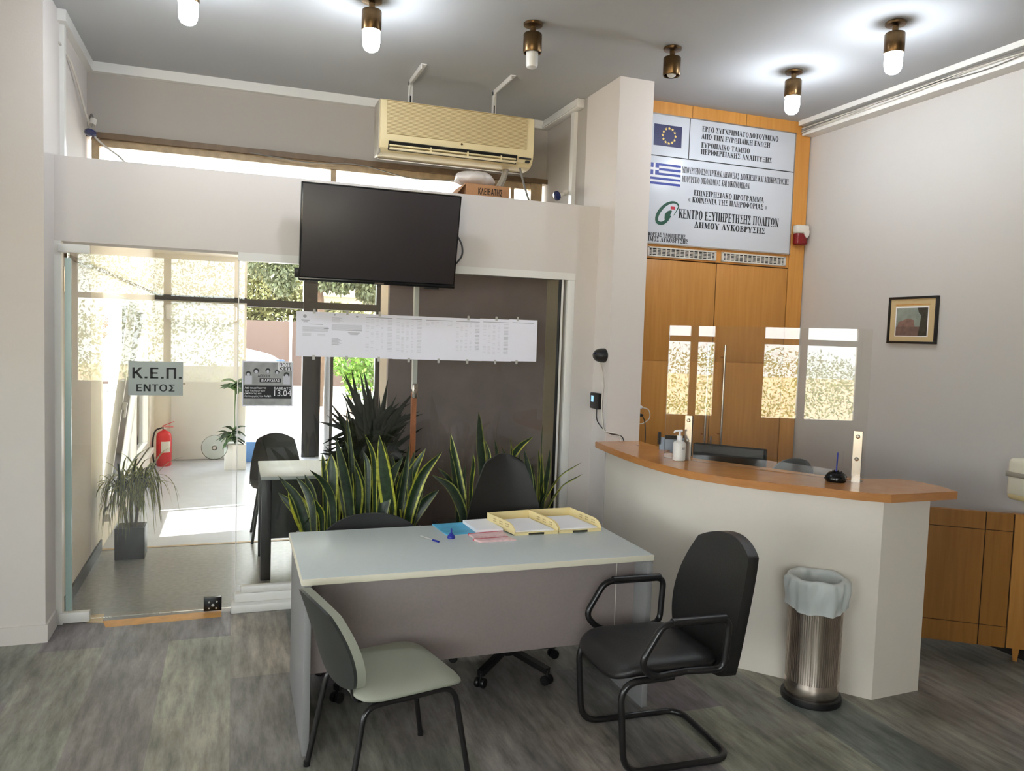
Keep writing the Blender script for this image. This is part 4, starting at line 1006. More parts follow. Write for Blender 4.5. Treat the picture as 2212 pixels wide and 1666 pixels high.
# ================================================================== CHAIRS AT THE DESK
# grey visitor chair, turned towards the desk
t = thing('visitor_chair', 'grey upholstered visitor chair with black legs in front of the desk', 'chair', (0.62, 3.06, 0))
A0 = math.radians(13)
TC = Matrix.Translation((0.62, 3.06, 0)) @ Matrix.Rotation(A0, 4, 'Z')
def sq(u, p=0.75):               # superellipse helper
    return (abs(math.cos(u)) ** p * (1 if math.cos(u) >= 0 else -1), abs(math.sin(u)) ** p * (1 if math.sin(u) >= 0 else -1))
def cushion(bm, hx, hy, z0, z1, dome, p=0.45, wedge=None):
    def f(u, v):
        c, s = sq(u * 2 * PI, p)
        if v < .5: r = .02 + .98 * (v / .5) ** .5; z = z0 + 0 * v
        else: r = 1
        k = v * PI - PI / 2
        rr = math.cos(k) ** .28 if abs(math.cos(k)) > 1e-6 else 0
        zz = (z0 + z1) / 2 + math.sin(k) * (z1 - z0) / 2 + (dome * (1 - rr * rr) if v > .5 else 0)
        v3 = Vector((hx * c * rr, hy * s * rr, zz))
        return wedge(v3) if wedge else v3
    grid(bm, f, 48, 20); bmesh.ops.remove_doubles(bm, verts=bm.verts[:], dist=1e-4); bmesh.ops.recalc_face_normals(bm, faces=bm.faces[:]); return bm
def seatw(v):
    v.z += -0.02 * max(0, (v.x - .1) / .12) ** 2 * (1 if v.x > .1 else 0); return v
obj('seat', xform(cushion(B(), .225, .23, .415, .465, .006, .35, seatw), TC), M['fabric_gr'], t, ang=60)
def squircle(u, v, c=.5):
    a, e = 2 * u - 1, 2 * v - 1
    return a * math.sqrt(1 - c * e * e), e * math.sqrt(1 - c * a * a)
def backf(d):
    def f(u, v):
        a, e = squircle(u, v, .38); v = (e + 1) / 2
        y = .235 * (1 - .08 * v * v) * a
        z = .625 + .18 * e
        x = -.195 - .10 * v - .03 * (1 - a * a) + d - .02 * v * v
        return Vector((x, y, z))
    return f
obj('backrest_shell', xform(slab_surface(B(), backf(-.012), 26, 26, lambda u, v: Vector((-.012, 0, 0))), TC), M['shell_dk'], t, ang=50)
obj('backrest_pad', xform(slab_surface(B(), backf(.022), 26, 26, lambda u, v: Vector((-.034, 0, 0))), TC), M['fabric_gr'], t, ang=50)
b = B()
for s in (-1, 1):
    pass
for s, lab in ((-1, 'near'), (1, 'far')):
    b = tube(B(), fillet([(.245, s * .225, 0), (.175, s * .20, .41), (-.20, s * .20, .41), (-.275, s * .225, 0)], .06, 8), .0115, 12)
    for x in (.245, -.275): lathe(b, [(.014, 0), (.014, .02), (.012, .022)], (x, s * .225, 0), 12)
    obj('side_frame', xform(b, TC), M['tube_bk'], t)
b = B()
for x in (.12, -.15): tube(b, [(x, -.2, .408), (x, .2, .408)], .009, 10)
for s in (-1, 1): tube(b, fillet([(-.12, s * .13, .41), (-.215, s * .13, .40), (-.25, s * .13, .56)], .04, 6), .011, 8, flat=.5)
obj('cross_bar', xform(b, TC), M['tube_bk'], t)
# black cantilever armchair
t = thing('cantilever_armchair', 'black leather cantilever armchair with tubular arms in front of the counter', 'chair', (1.79, 3.0, 0))
TA = Matrix.Translation((1.80, 2.985, 0)) @ Matrix.Rotation(math.radians(180 - 2), 4, 'Z')      # local +x is forward
b = B()
R_ = .0145
path = [(-.25, .0, R_), (-.25, .225, R_), (.26, .225, R_), (.29, .225, .40), (.05, .225, .405)]
tube(b, fillet(path, .09, 8), R_, 14)
path = [(-.25, .0, R_), (-.25, -.225, R_), (.26, -.225, R_), (.29, -.225, .40), (.05, -.225, .405)]
tube(b, fillet(path, .09, 8), R_, 14)
tube(b, [(.05, -.225, .405), (.05, .225, .405)], .012, 10)
obj('cantilever_frame', xform(b, TA), M['tube_bk'], t)
def aseat(v):
    v.z += -.03 * max(0, (v.x - .12) / .13) ** 2 * (1 if v.x > .12 else 0) + .012 * (abs(v.y) / .24) ** 2; return v
obj('seat', xform(cushion(B(), .26, .235, .395, .47, .008, .4, aseat), TA @ Matrix.Translation((.06, 0, 0))), M['leather'], t, ang=60)
for s in (-1, 1):
    pts = [(.0, s * .24, .43), (.17, s * .27, .432), (.235, s * .285, .50), (.14, s * .285, .655), (-.17, s * .285, .655), (-.155, s * .28, .44), (.0, s * .24, .43)]
    ar = obj('armrest', xform(tube(B(), fillet(pts, .042, 7), .0145, 14), TA), M['tube_bk'], t)
    obj('arm_pad', xform(tube(B(), [(.10, s * .285, .661), (-.15, s * .285, .661)], .02, 14, flat=.8), TA), M['black'], ar)
def aback(d):
    def f(u, v):
        a, e = squircle(u, v, .33); v = (e + 1) / 2; k = abs(a)
        y = .277 * (1 - .12 * v ** 2 - .06 * (1 - v) ** 2) * a
        z = .628 + .308 * e
        x = -.225 - .12 * v - .04 * (1 - k * k) * (1 - .5 * v) + .035 * math.sin(v * PI) + d
        return Vector((x, y, z))
    return f
obj('backrest', xform(slab_surface(B(), aback(.03), 28, 28, lambda u, v: Vector((-.036, 0, 0))), TA), M['leather'], t, ang=70)
obj('backrest_shell', xform(slab_surface(B(), aback(.0), 28, 28, lambda u, v: Vector((-.022, 0, 0))), TA), M['black'], t, ang=70)
# tall swivel chair behind the desk
def swivel(label, cx, cy, pts_fn, seat_z, yaw, name='swivel_chair'):
    t = thing(name, label, 'chair', (cx, cy, 0), 'swivel chairs behind the desk')
    T = Matrix.Translation((cx, cy, 0)) @ Matrix.Rotation(yaw, 4, 'Z')
    obj('gas_column', xform(lathe(B(), [(.026, .09), (.026, .22), (.02, .22), (.02, seat_z - .06)], n=20), T), M['tube_bk'], t)
    b = lathe(B(), [(.04, .075), (.045, .10), (.035, .12)], n=20)
    for k in range(5):
        a = k * 2 * PI / 5 + 1.082; d = Vector((math.cos(a), math.sin(a), 0))
        bar(b, d * .03 + Vector((0, 0, .105)), d * .30 + Vector((0, 0, .075)), .035, .03)
    obj('star_base', xform(b, T), M['black'], t)
    for k in range(5):
        a = k * 2 * PI / 5 + 1.082; d = Vector((math.cos(a), math.sin(a), 0)); n = Vector((-d.y, d.x, 0)); c = d * .295
        b = B()
        for s in (-1, 1):
            Q = n.to_track_quat('Z', 'Y').to_matrix()
            lathe(b, [(.0, -.01), (.024, -.01), (.026, -.006), (.026, .006), (.024, .01), (0, .01)], c + n * s * .016 + Vector((0, 0, .026)), 18, 'Z', Q)
        tube(b, [c + Vector((0, 0, .026)), c + Vector((0, 0, .075))], .008, 8)
        obj('caster', xform(b, T), M['black'], t)
    obj('seat', xform(cushion(B(), .23, .22, seat_z - .07, seat_z, .01, .5), T), M['fabric_dk'], t, ang=60)
    return t
t = swivel('tall dark swivel chair behind the desk with a tapered backrest', 1.42, 3.92, None, .47, math.radians(90), 'swivel_chair')
def tb_(d):
    prof = [(0.0, .20), (.15, .235), (.32, .232), (.52, .205), (.7, .17), (.85, .14), (.93, .122), (.98, .10), (1.0, .075)]
    def f(u, v):
        for (a, wa), (c, wc) in zip(prof, prof[1:]):
            if v <= c + 1e-9: w = wa + (wc - wa) * (v - a) / (c - a); break
        k = (u - .5) * 2
        return Vector((1.492 + k * w, 4.27 + .05 * v - .035 * (1 - k * k) * 0 + .03 * k * k * -1 + d, .56 + .555 * v ** .98 - .02 * k * k * v))
    return f
obj('backrest', slab_surface(B(), tb_(-.03), 24, 28, lambda u, v: Vector((0, .06 * min(1, 5 * min(u, 1 - u, v, 1 - v) + .3), 0))), M['leather'], t, ang=60)
obj('back_bracket', tube(B(), fillet([(1.45, 3.95, .41), (1.47, 4.36, .41), (1.485, 4.35, .75)], .06), .018, 10, flat=.5), M['black'], t)
t = swivel('low dark swivel chair behind the desk with a wide rounded backrest', 0.70, 3.95, None, .45, math.radians(90), 'swivel_chair')
def lb(d):
    def f(u, v):
        k = (u - .5) * 2; w = .245 - .03 * (1 - v) ** 2
        return Vector((.715 + k * w, 4.27 + .05 * k * k * -1 + d, .52 + .285 * v - .075 * abs(k) ** 2.6 * v))
    return f
obj('backrest', slab_surface(B(), lb(-.025), 26, 16, lambda u, v: Vector((0, .05 * min(1, 5 * min(u, 1 - u, v, 1 - v) + .35), 0))), M['fabric_dk'], t, ang=60)
obj('back_bracket', tube(B(), fillet([(.70, 4.0, .40), (.71, 4.33, .40), (.715, 4.33, .62)], .05), .018, 10, flat=.5), M['black'], t)

# ================================================================== SNAKE PLANTS
def leaf(bm, pts, w, side, fold=0.15, n=14, m=4, prof=None):
    P = smooth_path(pts, max(3, n // (len(pts) - 1))); lay = bm.loops.layers.uv.verify(); N_ = len(P) - 1
    rows = []
    for i, p in enumerate(P):
        v = i / N_; t = (P[min(i + 1, N_)] - P[max(i - 1, 0)]).normalized()
        s = (side - t * side.dot(t)).normalized(); nn = s.cross(t)
        ww = w * (prof(v) if prof else (0.55 + .45 * math.sin(min(1, v / .5) * PI / 2)) * (1 - max(0, (v - .5) / .5) ** 2.1))
        rows.append([bm.verts.new(p + s * ww * (j / m - .5) + nn * fold * ww * ((abs(j / m - .5) * 2) ** 2)) for j in range(m + 1)])
    for i in range(N_):
        for j in range(m):
            f = bm.faces.new((rows[i][j], rows[i][j + 1], rows[i + 1][j + 1], rows[i + 1][j]))
            for l, c in zip(f.loops, ((j, i), (j + 1, i), (j + 1, i + 1), (j, i + 1))): l[lay].uv = (c[0] / m, c[1] / N_)
    return bm
rl = random.Random(11)
def snake(label, s, ox, oy, leaves, px0, px1, yb):
    xa, xb = px0, px1
    t = thing('snake_plant', label, 'plant', ((xa + xb) / 2, yb, 0), 'snake plants in troughs behind the desk')
    b = bxb(xa, xb, yb - .15, yb + .15, 0.0, .60, .01); obj('planter', b, M['planter'], t)
    obj('soil', bxb(xa + .02, xb - .02, yb - .13, yb + .13, .595, .605), M['soil'], t)
    bs = {0: B(), 1: B()}
    for i, (tip, base, w, k) in enumerate(leaves):
        Y0 = yb + rl.uniform(-.10, .10); Y1 = Y0 + rl.uniform(-.06, .08)
        if Y1 > 5.1: Y1 = 5.1
        a = at_y(ox + base[0] / s, oy + base[1] / s, Y0); c = at_y(ox + tip[0] / s, oy + tip[1] / s, Y1)
        W = w / s / FOC * 4.9 * 1.3
        d = c - a; x0 = min(max(a.x - d.x * .12, xa + .04), xb - .04)
        root = Vector((x0, Y0, min(.585, a.z - .02)))
        bend = Vector((-d.x * .10, 0, abs(d.x) * .14)) + Vector((rl.uniform(-.012, .012), 0, 0))
        pts = [root, a * .9 + root * .1 + Vector((0, 0, .01)), a + d * .5 + bend, c] if a.z - root.z > .05 else [root, root + (c - root) * .5 + bend, c]
        ang = rl.uniform(-.5, .5); side = Vector((math.cos(ang), math.sin(ang), 0))
        if k == 2: ang = 1.0; side = Vector((.8, .6, .3)); k = 0; W *= 1.5
        leaf(bs[k], pts, W, side)
    for k in (0, 1):
        if len(bs[k].verts): obj('foliage', bs[k], M['leaf' if k == 0 else 'leaf2'], t, ang=180)
        else: bs[k].free()
L1 = [((5, 880), (370, 1570), 95, 1), ((130, 1050), (390, 1560), 175, 0), ((0, 1090), (400, 1570), 90, 1), ((235, 890), (450, 1320), 80, 1), ((345, 860), (460, 1330), 90, 1), ((405, 800), (700, 1180), 85, 1), ((460, 1170), (560, 1380), 70, 0),
 ((570, 590), (610, 1000), 60, 0), ((690, 600), (690, 1000), 130, 0), ((700, 1140), (680, 1440), 90, 0), ((740, 380), (920, 1230), 105, 1), ((875, 20), (960, 1340), 60, 1), ((860, 420), (1180, 1330), 75, 1), ((990, 740), (1000, 1350), 125, 0),
 ((1100, 560), (1160, 900), 60, 1), ((1115, 345), (1240, 900), 55, 0), ((1305, 350), (1440, 1330), 150, 0), ((1165, 755), (1330, 1300), 120, 0), ((1280, 660), (1320, 1250), 120, 0), ((1365, 440), (1460, 1100), 60, 0), ((1460, 600), (1540, 1000), 60, 1), ((1690, 465), (1560, 1340), 70, 1),
 ((1610, 640), (1350, 1310), 120, 1), ((1905, 520), (1590, 1340), 120, 0), ((2115, 570), (1700, 1290), 115, 0), ((2075, 1060), (1730, 1460), 110, 1), ((1760, 560), (1690, 1150), 70, 1), ((1190, 860), (1070, 1340), 95, 1), ((760, 880), (740, 1390), 100, 0), ((790, 1010), (870, 1350), 75, 0),
 ((1478, 1050), (1475, 1340), 40, 0), ((1880, 1020), (1720, 1440), 80, 1), ((1660, 990), (1640, 1390), 100, 0), ((930, 720), (930, 1250), 70, 0), ((1620, 760), (1560, 1340), 70, 0), ((1240, 1000), (1250, 1340), 80, 1), ((420, 1390), (370, 1570), 60, 1), ((570, 1360), (440, 1570), 70, 1)]
snake('snake plant with yellow edged leaves in the left trough behind the low chair', 5.95, 600, 880, L1, .36, 1.12, 4.62)
L2 = [((620, 105), (660, 900), 115, 1), ((255, 385), (400, 1260), 105, 0), ((240, 560), (340, 1290), 75, 1), ((15, 930), (390, 1390), 120, 1), ((85, 830), (330, 1270), 80, 1), ((545, 650), (520, 1000), 55, 0), ((700, 480), (760, 900), 45, 0), ((825, 470), (860, 900), 50, 1),
 ((1022, 440), (1010, 900), 35, 0), ((1320, 435), (960, 850), 85, 0), ((1140, 650), (1200, 1100), 60, 1), ((1205, 600), (1290, 1150), 75, 1), ((1385, 595), (1400, 1330), 85, 0), ((1430, 640), (1420, 1330), 60, 0), ((1535, 590), (1430, 1250), 75, 1), ((1445, 200), (1430, 900), 14, 1),
 ((1945, 765), (1440, 1260), 65, 2), ((1960, 915), (1500, 1340), 65, 2), ((905, 560), (980, 900), 40, 1), ((450, 800), (430, 1250), 60, 1), ((1300, 780), (1330, 1250), 70, 1)]
snake('snake plant in the right trough behind the tall chair, leaves reaching past the white frame', 5.949, 930, 870, L2, 1.22, 2.02, 4.72)

# ================================================================== SERVICE COUNTER
CT = 1.085
front = [at_z(x, y, CT) for x, y in ((1285, 957), (1330, 972), (1375, 988), (1425, 1003), (1480, 1016), (1540, 1027), (1610, 1037), (1690, 1046), (1770, 1054), (1850, 1063), (1926, 1069))]
front[0] = Vector((2.392, 4.93, CT))
front = [Vector((p.x, p.y, CT)) for p in smooth_path(front, 3)]
back = [at_z(x, y, CT) for x, y in ((2069, 1062), (2030, 1050), (1981, 1040), (1940, 1034), (1898, 1035), (1850, 1033), (1780, 1027), (1700, 1016), (1600, 1003), (1500, 990), (1440, 976))] + [Vector((2.733, 4.50, CT)), Vector((2.74, 4.93, CT))]
poly = front + [Vector((p.x, p.y, CT)) for p in back]
b = poly_prism(B(), [p - Vector((0, 0, .042)) for p in poly], (0, 0, .042))
bmesh.ops.bevel(b, geom=[e for e in b.edges if abs(e.verts[0].co.z - e.verts[1].co.z) < 1e-6], offset=.003, segments=2, affect='EDGES')
tag(obj('countertop', b, M['top_wood'], base=(2.9, 3.7, CT - .042), ang=30), 'curved varnished wooden worktop on the white service counter', 'countertop')
def inset(pts, d):
    out = []
    for i, p in enumerate(pts):
        t = (pts[min(i + 1, len(pts) - 1)] - pts[max(i - 1, 0)]).normalized(); out.append(Vector((p.x - t.y * d, p.y + t.x * d, 0)))
    return out
fr_in = inset(front, .055)
fr_in = smooth_path([(2.475, 4.92, 0), (2.44, 4.6, 0), (2.432, 4.3, 0), (2.458, 4.02, 0), (2.53, 3.775, 0), (2.64, 3.595, 0), (2.80, 3.404, 0)], 5) + [Vector((3.10, 3.045, 0))]
fr_in = [p for p in fr_in if not (p.y > 4.88 and p.x < 2.46)]
ins = inset(front, .17); ins = [p for p in ins if p.y < 4.85 and p.y > 3.3 and p.y > 3.595 - 1.196 * (p.x - 2.64) + .1]
base_poly = [Vector((max(p.x, 2.43), p.y, 0)) for p in fr_in] + [Vector((3.43, 3.065, 0)), Vector((3.46, 3.22, 0)), Vector((3.2, 3.26, 0))] + ins[::-1] + [Vector((2.58, 4.92, 0))]
b = poly_prism(B(), base_poly, (0, 0, CT - .042))
tag(obj('service_counter', b, mat('counter_paint', (232, 224, 212), .7, bump=.05, bscale=120, spec=.25), base=(2.9, 3.7, 0), ang=30), 'white curved service counter wall under the wooden worktop', 'counter')
# plexiglass screen
pa, pb = Vector((2.595, 4.073, 0)), Vector((3.13, 3.275, 0)); pd = (pb - pa).normalized(); pn = Vector((pd.y, -pd.x, 0))
if pn.y > 0: pn = -pn
t = thing('plexiglass_screen', 'clear plexiglass screen standing on two metal brackets on the counter', 'screen', ((pa + pb) / 2 + Vector((0, 0, CT)))[:])
def pl(u0, u1, z0, z1, n0, n1, bev=0):
    q = [pa + pd * u + pn * n for u, n in ((u0, n0), (u1, n0), (u1, n1), (u0, n1))]
    return poly_prism(B(), [p + Vector((0, 0, z0)) for p in q], (0, 0, z1 - z0))
obj('sheet', pl(-.155, 1.0, CT + .002, 1.90, -.009, -.004), M['plexi'], t)
for u in (0.0, 0.961):
    b = pl(u - .022, u + .022, CT, 1.358, -.003, .003); merge(b, pl(u - .022, u + .022, CT, CT + .004, -.003, -.07)); merge(b, pl(u - .022, u + .022, CT + .03, 1.358, -.016, -.010))
    br = obj('bracket', b, M['steel'], t)
    for z in (1.33, 1.21):
        c = pa + pd * u + pn * .003 + Vector((0, 0, z)); Q = pn.to_track_quat('Z', 'Y').to_matrix()
        obj('screw', lathe(B(), [(.011, 0), (.011, .004), (.006, .008), (0, .008)], c, 16, 'Z', Q), M['chrome'], br)
# sanitiser
p = at_z(1466, 995, CT); p = Vector((p.x, p.y, CT)); t = thing('soap_dispenser', 'white pump bottle of hand sanitiser on the counter beside the left bracket', 'bottle', tuple(p))
obj('bottle', lathe(B(), [(0, 0), (.034, 0), (.038, .004), (.0385, .10), (.034, .112), (.016, .122), (.016, .132), (0, .132)], p, 30), M['white_al'], t)
b = lathe(B(), [(.0165, .128), (.0165, .15), (.007, .152), (.006, .18), (.0, .18)], p, 20); h = p + Vector((0, 0, .18))
tube(b, smooth_path([h + Vector((.014, 0, 0)), h, h + Vector((-.025, .008, -.002)), h + Vector((-.035, .01, -.012))], 4), .009, 10, .005); obj('pump', b, M['paper_w'], t)
b = text_bm('AM', .022, Matrix.Translation(p + Vector((-.006, -.0395, .07))) @ Matrix.Rotation(PI / 2, 4, 'X'), width=.02); obj('label_mark', b, M['print'], t, smooth=False)
# pen holder
p = at_z(1805, 1040, CT); p = Vector((p.x, p.y, CT)); t = thing('pen_holder', 'black spiky dome pen holder with a blue pen on the counter', 'pen holder', tuple(p))
b = lathe(B(), [(0, 0), (.05, 0), (.054, .012), (.05, .032), (.038, .047), (.02, .054), (0, .055)], p, 32)
rr = random.Random(2)
for k in range(90):
    a, e = rr.uniform(0, 2 * PI), rr.uniform(.1, 1.4); d = Vector((math.cos(a) * math.cos(e), math.sin(a) * math.cos(e), math.sin(e) * .95))
    c = p + Vector((0, 0, .004)) + Vector((d.x * .05, d.y * .05, d.z * .05)); tube(b, [c, c + d * .011], .0035, 5, .0015)
obj('dome', b, M['black_gl'], t); obj('pen', tube(B(), [p + Vector((0, 0, .04)), p + Vector((.004, 0, .155))], .0038, 8), M['pen_blue'], t)
# ---- behind the counter
def rot_box(c, yaw, x0, x1, y0, y1, z0, z1, bev=0):
    return xform(box(B(), x0, x1, y0, y1, z0, z1, bev), Matrix.Translation(c) @ Matrix.Rotation(yaw, 4, 'Z'))
a, c = at_y(1500, 950, 4.35), at_y(1655, 985, 4.0)
yaw = math.atan2(c.y - a.y, c.x - a.x); mid = (a + c) / 2; Lm = (Vector((c.x, c.y, 0)) - Vector((a.x, a.y, 0))).length
t = thing('computer_monitor', 'black computer monitor seen from behind over the counter', 'monitor', (mid.x, mid.y, .75))
zt = (a.z + c.z) / 2 + .01
obj('back_casing', rot_box((mid.x, mid.y, 0), yaw, -Lm / 2, Lm / 2, -.025, .03, zt - .34, zt, .008), mat('matt_black', (8, 8, 8), .7, spec=.2), t)
obj('ventilation_band', rot_box((mid.x, mid.y, 0), yaw, -Lm / 2 + .01, Lm / 2 - .01, -.028, -.02, zt - .055, zt - .006), M['black'], t)
b = rot_box((mid.x, mid.y, 0), yaw, -.03, .03, -.03, .0, .76, zt - .2); merge(b, rot_box((mid.x, mid.y, 0), yaw, -.12, .12, -.08, .12, .75, .765, .004)); obj('stand', b, M['black'], t)
t = thing('clerk_desk', 'low wooden work surface hidden behind the service counter', 'desk', (3.2, 4.4, 0))
b = rot_box((mid.x + .12, mid.y + .12, 0), yaw, -.45, .05, -.2, .2, .72, .75); obj('desktop', b, M['maple'], t)
for x in (-.42, .02): obj('side_panel', rot_box((mid.x + .12, mid.y + .12, 0), yaw, x - .015, x + .015, -.15, .16, 0, .72), M['maple'], t)
p = at_y(1452, 960, 4.5); t = thing('document_tray', 'grey blue document holder with black corners behind the sanitiser bottle', 'document holder', (p.x, p.y, .75))
b = rot_box((p.x, p.y, 0), -.35, -.085, .085, -.012, .012, .76, 1.165, .004); merge(b, rot_box((p.x, p.y, 0), -.35, -.085, .085, -.10, .10, .75, .77)); obj('body', b, mat('blue_grey_plastic', (150, 162, 176), .5), t)
b = rot_box((p.x, p.y, 0), -.35, -.095, -.08, -.02, .02, 1.12, 1.20); merge(b, rot_box((p.x, p.y, 0), -.35, .075, .095, -.02, .02, 1.10, 1.18)); merge(b, rot_box((p.x, p.y, 0), -.35, -.05, .05, -.014, .014, 1.155, 1.18)); obj('clip', b, M['black'], t)
p = at_y(1720, 993, 4.05)
t = thing('clerk_chair', 'slate grey rounded chair back showing behind the counter', 'chair', (p.x, p.y + .2, 0))
def cb(d):
    def f(u, v):
        k = (u - .5) * 2
        return Vector((p.x + k * .165 * (1 - .1 * (1 - v)), p.y + d + .03 * k * k, .62 + (p.z - .615) * v - .085 * abs(k) ** 2.8 * v))
    return f
obj('backrest', slab_surface(B(), cb(0), 22, 14, lambda u, v: Vector((0, .045 * min(1, 5 * min(u, 1 - u, v, 1 - v) + .35), 0))), M['grey_fab2'], t, ang=60)
obj('seat', xform(cushion(B(), .22, .22, .42, .48, .01, .5), Matrix.Translation((p.x, p.y + .26, 0))), M['grey_fab2'], t, ang=60)
b = tube(B(), [(p.x, p.y + .04, .43), (p.x, p.y + .04, .68)], .015, 8); tube(b, [(p.x, p.y + .26, .0), (p.x, p.y + .26, .42)], .025, 12); lathe(b, [(.0, 0), (.24, 0), (.22, .03), (.03, .06)], (p.x, p.y + .26, 0), 24); tube(b, [(p.x, p.y + .04, .43), (p.x, p.y + .26, .42)], .015, 8)
obj('pedestal', b, M['black'], t)
# ---- devices on the pillar's left face
XP = 2.47
p = at_x(1296, 768, XP - .03)
t = thing('camera_dome', 'black rounded reader with a small lens high on the left face of the pillar', 'reader', (XP, p.y, p.z))
b = xform(lathe(B(), [(0, .075), (.03, .072), (.05, .055), (.06, .03), (.062, 0), (0, 0)], n=28), Matrix.Translation((XP, p.y, p.z)) @ Matrix.Rotation(-PI / 2, 4, 'Y') @ Matrix.Diagonal((.82, 1.1, 1, 1))); obj('dome', b, M['black'], t)
obj('lens_window', bxb(XP - .078, XP - .06, p.y - .016, p.y + .012, p.z + .005, p.z + .024, .004), M['blue_gl'], t)
q = at_x(1287, 866, XP - .015)
t = thing('thermostat', 'small black wall unit with a lit pale blue screen below the black reader', 'thermostat', (XP, q.y, q.z))
obj('casing', bxb(XP - .032, XP, q.y - .065, q.y + .065, q.z - .057, q.z + .057, .006), M['black'], t)
obj('lit_screen', bxb(XP - .0335, XP - .031, q.y + .004, q.y + .04, q.z - .008, q.z + .036), M['lcd'], t)
YPF = 4.925
tag(obj('white_cable', tube(B(), smooth_path([(XP - .03, p.y, p.z - .05), (XP - .008, p.y, p.z - .12), (XP - .008, p.y - .03, q.z + .12), (XP - .008, q.y - .085, q.z + .02), (XP - .008, q.y - .09, q.z - .08), (XP - .008, YPF + .02, 1.165), (XP + .02, YPF - .006, 1.15), (XP + .10, YPF - .006, 1.13), (XP + .125, YPF - .008, 1.065)]), .005, 8), M['cable_w'], base=(XP, p.y, 1.2)), 'twisted white cable running down from the black reader to the counter', 'cable')
tag(obj('black_cable', tube(B(), smooth_path([(XP - .01, q.y - .01, q.z - .055), (XP - .008, q.y - .02, q.z - .14), (XP - .008, YPF + .03, 1.17), (XP + .03, YPF - .006, 1.14), (XP + .12, YPF - .007, 1.12), (XP + .145, YPF - .008, 1.064)]), .0035, 8), M['black'], base=(XP, q.y, 1.2)), 'thin black cable from the thermostat along the pillar foot', 'cable')
XR = 2.733
t = thing('power_plug', 'white plug and looping white cable on the right side of the pillar', 'plug', (XR, 5.0, 1.3), 'plugs on the pillar')
obj('plug_body', lathe(B(), [(.018, 0), (.018, .02), (.012, .05), (.005, .06)], (XR, 5.0, 1.32), 16, 'X'), M['paper_w'], t)
obj('cord', tube(B(), smooth_path([(XR + .05, 5.0, 1.32), (XR + .11, 5.0, 1.30), (XR + .12, 5.0, 1.24), (XR + .06, 5.0, 1.2), (XR, 5.0, 1.21)]), .004, 8), M['cable_w'], t)
t = thing('power_plug', 'black plug with a black cord at the right side of the pillar', 'plug', (XR, 5.0, 1.26), 'plugs on the pillar')
obj('plug_body', lathe(B(), [(.014, 0), (.014, .02), (.009, .045), (.005, .05)], (XR, 4.97, 1.265), 16, 'X'), M['black'], t)
obj('cord', tube(B(), smooth_path([(XR + .04, 4.97, 1.265), (XR + .065, 4.97, 1.22), (XR + .07, 4.96, 1.12), (XR + .06, 4.95, .99)]), .004, 8), M['black'], t)
# ---- right wall: picture, dispenser, gate panel
XW = 4.4
c1, c2 = at_x(1923, 643, XW - .01), at_x(2022, 744, XW - .01); y0, y1, z0, z1 = c2.y, c1.y, c2.z, c1.z
t = thing('framed_picture', 'small framed print in a dark frame with a tan mount on the right wall', 'picture', (XW, (y0 + y1) / 2, z0))
b = B(); f = .016
for a_, c_, d_, e_ in ((y0, y1, z0, z0 + f), (y0, y1, z1 - f, z1), (y0, y0 + f, z0 + f, z1 - f), (y1 - f, y1, z0 + f, z1 - f)): box(b, XW - .022, XW, a_, c_, d_, e_, .002)
obj('frame', b, M['black'], t); obj('mount', bxb(XW - .012, XW - .002, y0 + f, y1 - f, z0 + f, z1 - f), M['mat_board'], t)
W, H = y1 - y0, z1 - z0
def pv(u, v): return (y1 - u * W, z0 + v * H)           # u from the left as seen from the room
def prect(u0, u1, v0, v1, d, m, n):
    a_, c_ = pv(u0, v0), pv(u1, v1); obj(n, bxb(XW - .0125 - d, XW - .012, min(a_[0], c_[0]), max(a_[0], c_[0]), a_[1], c_[1]), m, t)
prect(.14, .85, .82, .84, .0004, M['maple_dk'], 'mount_line')
prect(.15, .83, .15, .79, .0004, M['paper_w'], 'print_border'); prect(.17, .81, .17, .76, .0008, M['pic_sky'], 'print_sky'); prect(.17, .81, .17, .36, .0012, M['pic_gnd'], 'print_ground')
def ppoly(pts, d, m, n):
    obj(n, poly_prism(B(), [(XW - .0125 - d, *pv(u, v)) for u, v in pts], (d, 0, 0)), m, t)
ppoly([(.2, .36), (.22, .46), (.3, .49), (.42, .54), (.54, .5), (.56, .36)], .0014, M['pic_ruin'], 'print_hill')
ppoly([(.81, .17), (.81, .76), (.6, .76), (.63, .66), (.68, .6), (.665, .4), (.63, .17)], .0016, M['pic_tree'], 'print_trees')
p = at_x(2200, 1037, XW - .06)
t = thing('wall_dispenser', 'cream plastic dispenser on the right wall cut off by the picture edge', 'dispenser', (XW, p.y - .06, p.z - .12))
yc = p.y - .065
obj('body', bxb(XW - .12, XW, yc - .1, yc + .1, p.z - .10, p.z + .13, .03, 4), M['cream'], t)
obj('grey_band', bxb(XW - .123, XW - .02, yc - .102, yc + .102, p.z + .02, p.z + .05, .004), M['ac_side'], t)
obj('lower_lip', bxb(XW - .118, XW, yc - .098, yc + .098, p.z - .115, p.z - .03, .028, 3), M['tray'], t)
t = thing('wooden_gate_panel', 'low maple veneered gate panel between the counter end and the right wall', 'panel', (4.1, 3.36, 0))
ga, gb = Vector((3.62, 3.70, 0)), Vector((4.335, 3.188, 0)); gd = (gb - ga).normalized(); gn = Vector((gd.y, -gd.x, 0)); gn = gn if gn.y < 0 else -gn
def gp(u0, u1, z0, z1, n0, n1): return poly_prism(B(), [ga + gd * u + gn * n + Vector((0, 0, z0)) for u, n in ((u0, n0), (u1, n0), (u1, n1), (u0, n1))], (0, 0, z1 - z0))
GLn = (gb - ga).length
obj('core', gp(0, GLn, .078, .866, -.03, -.004), M['groove'], t)
us = (0, .61, GLn - .027, GLn); vs_ = (.076, .20, .765, .868)
us = (0, .655, .80, GLn)
b = B()
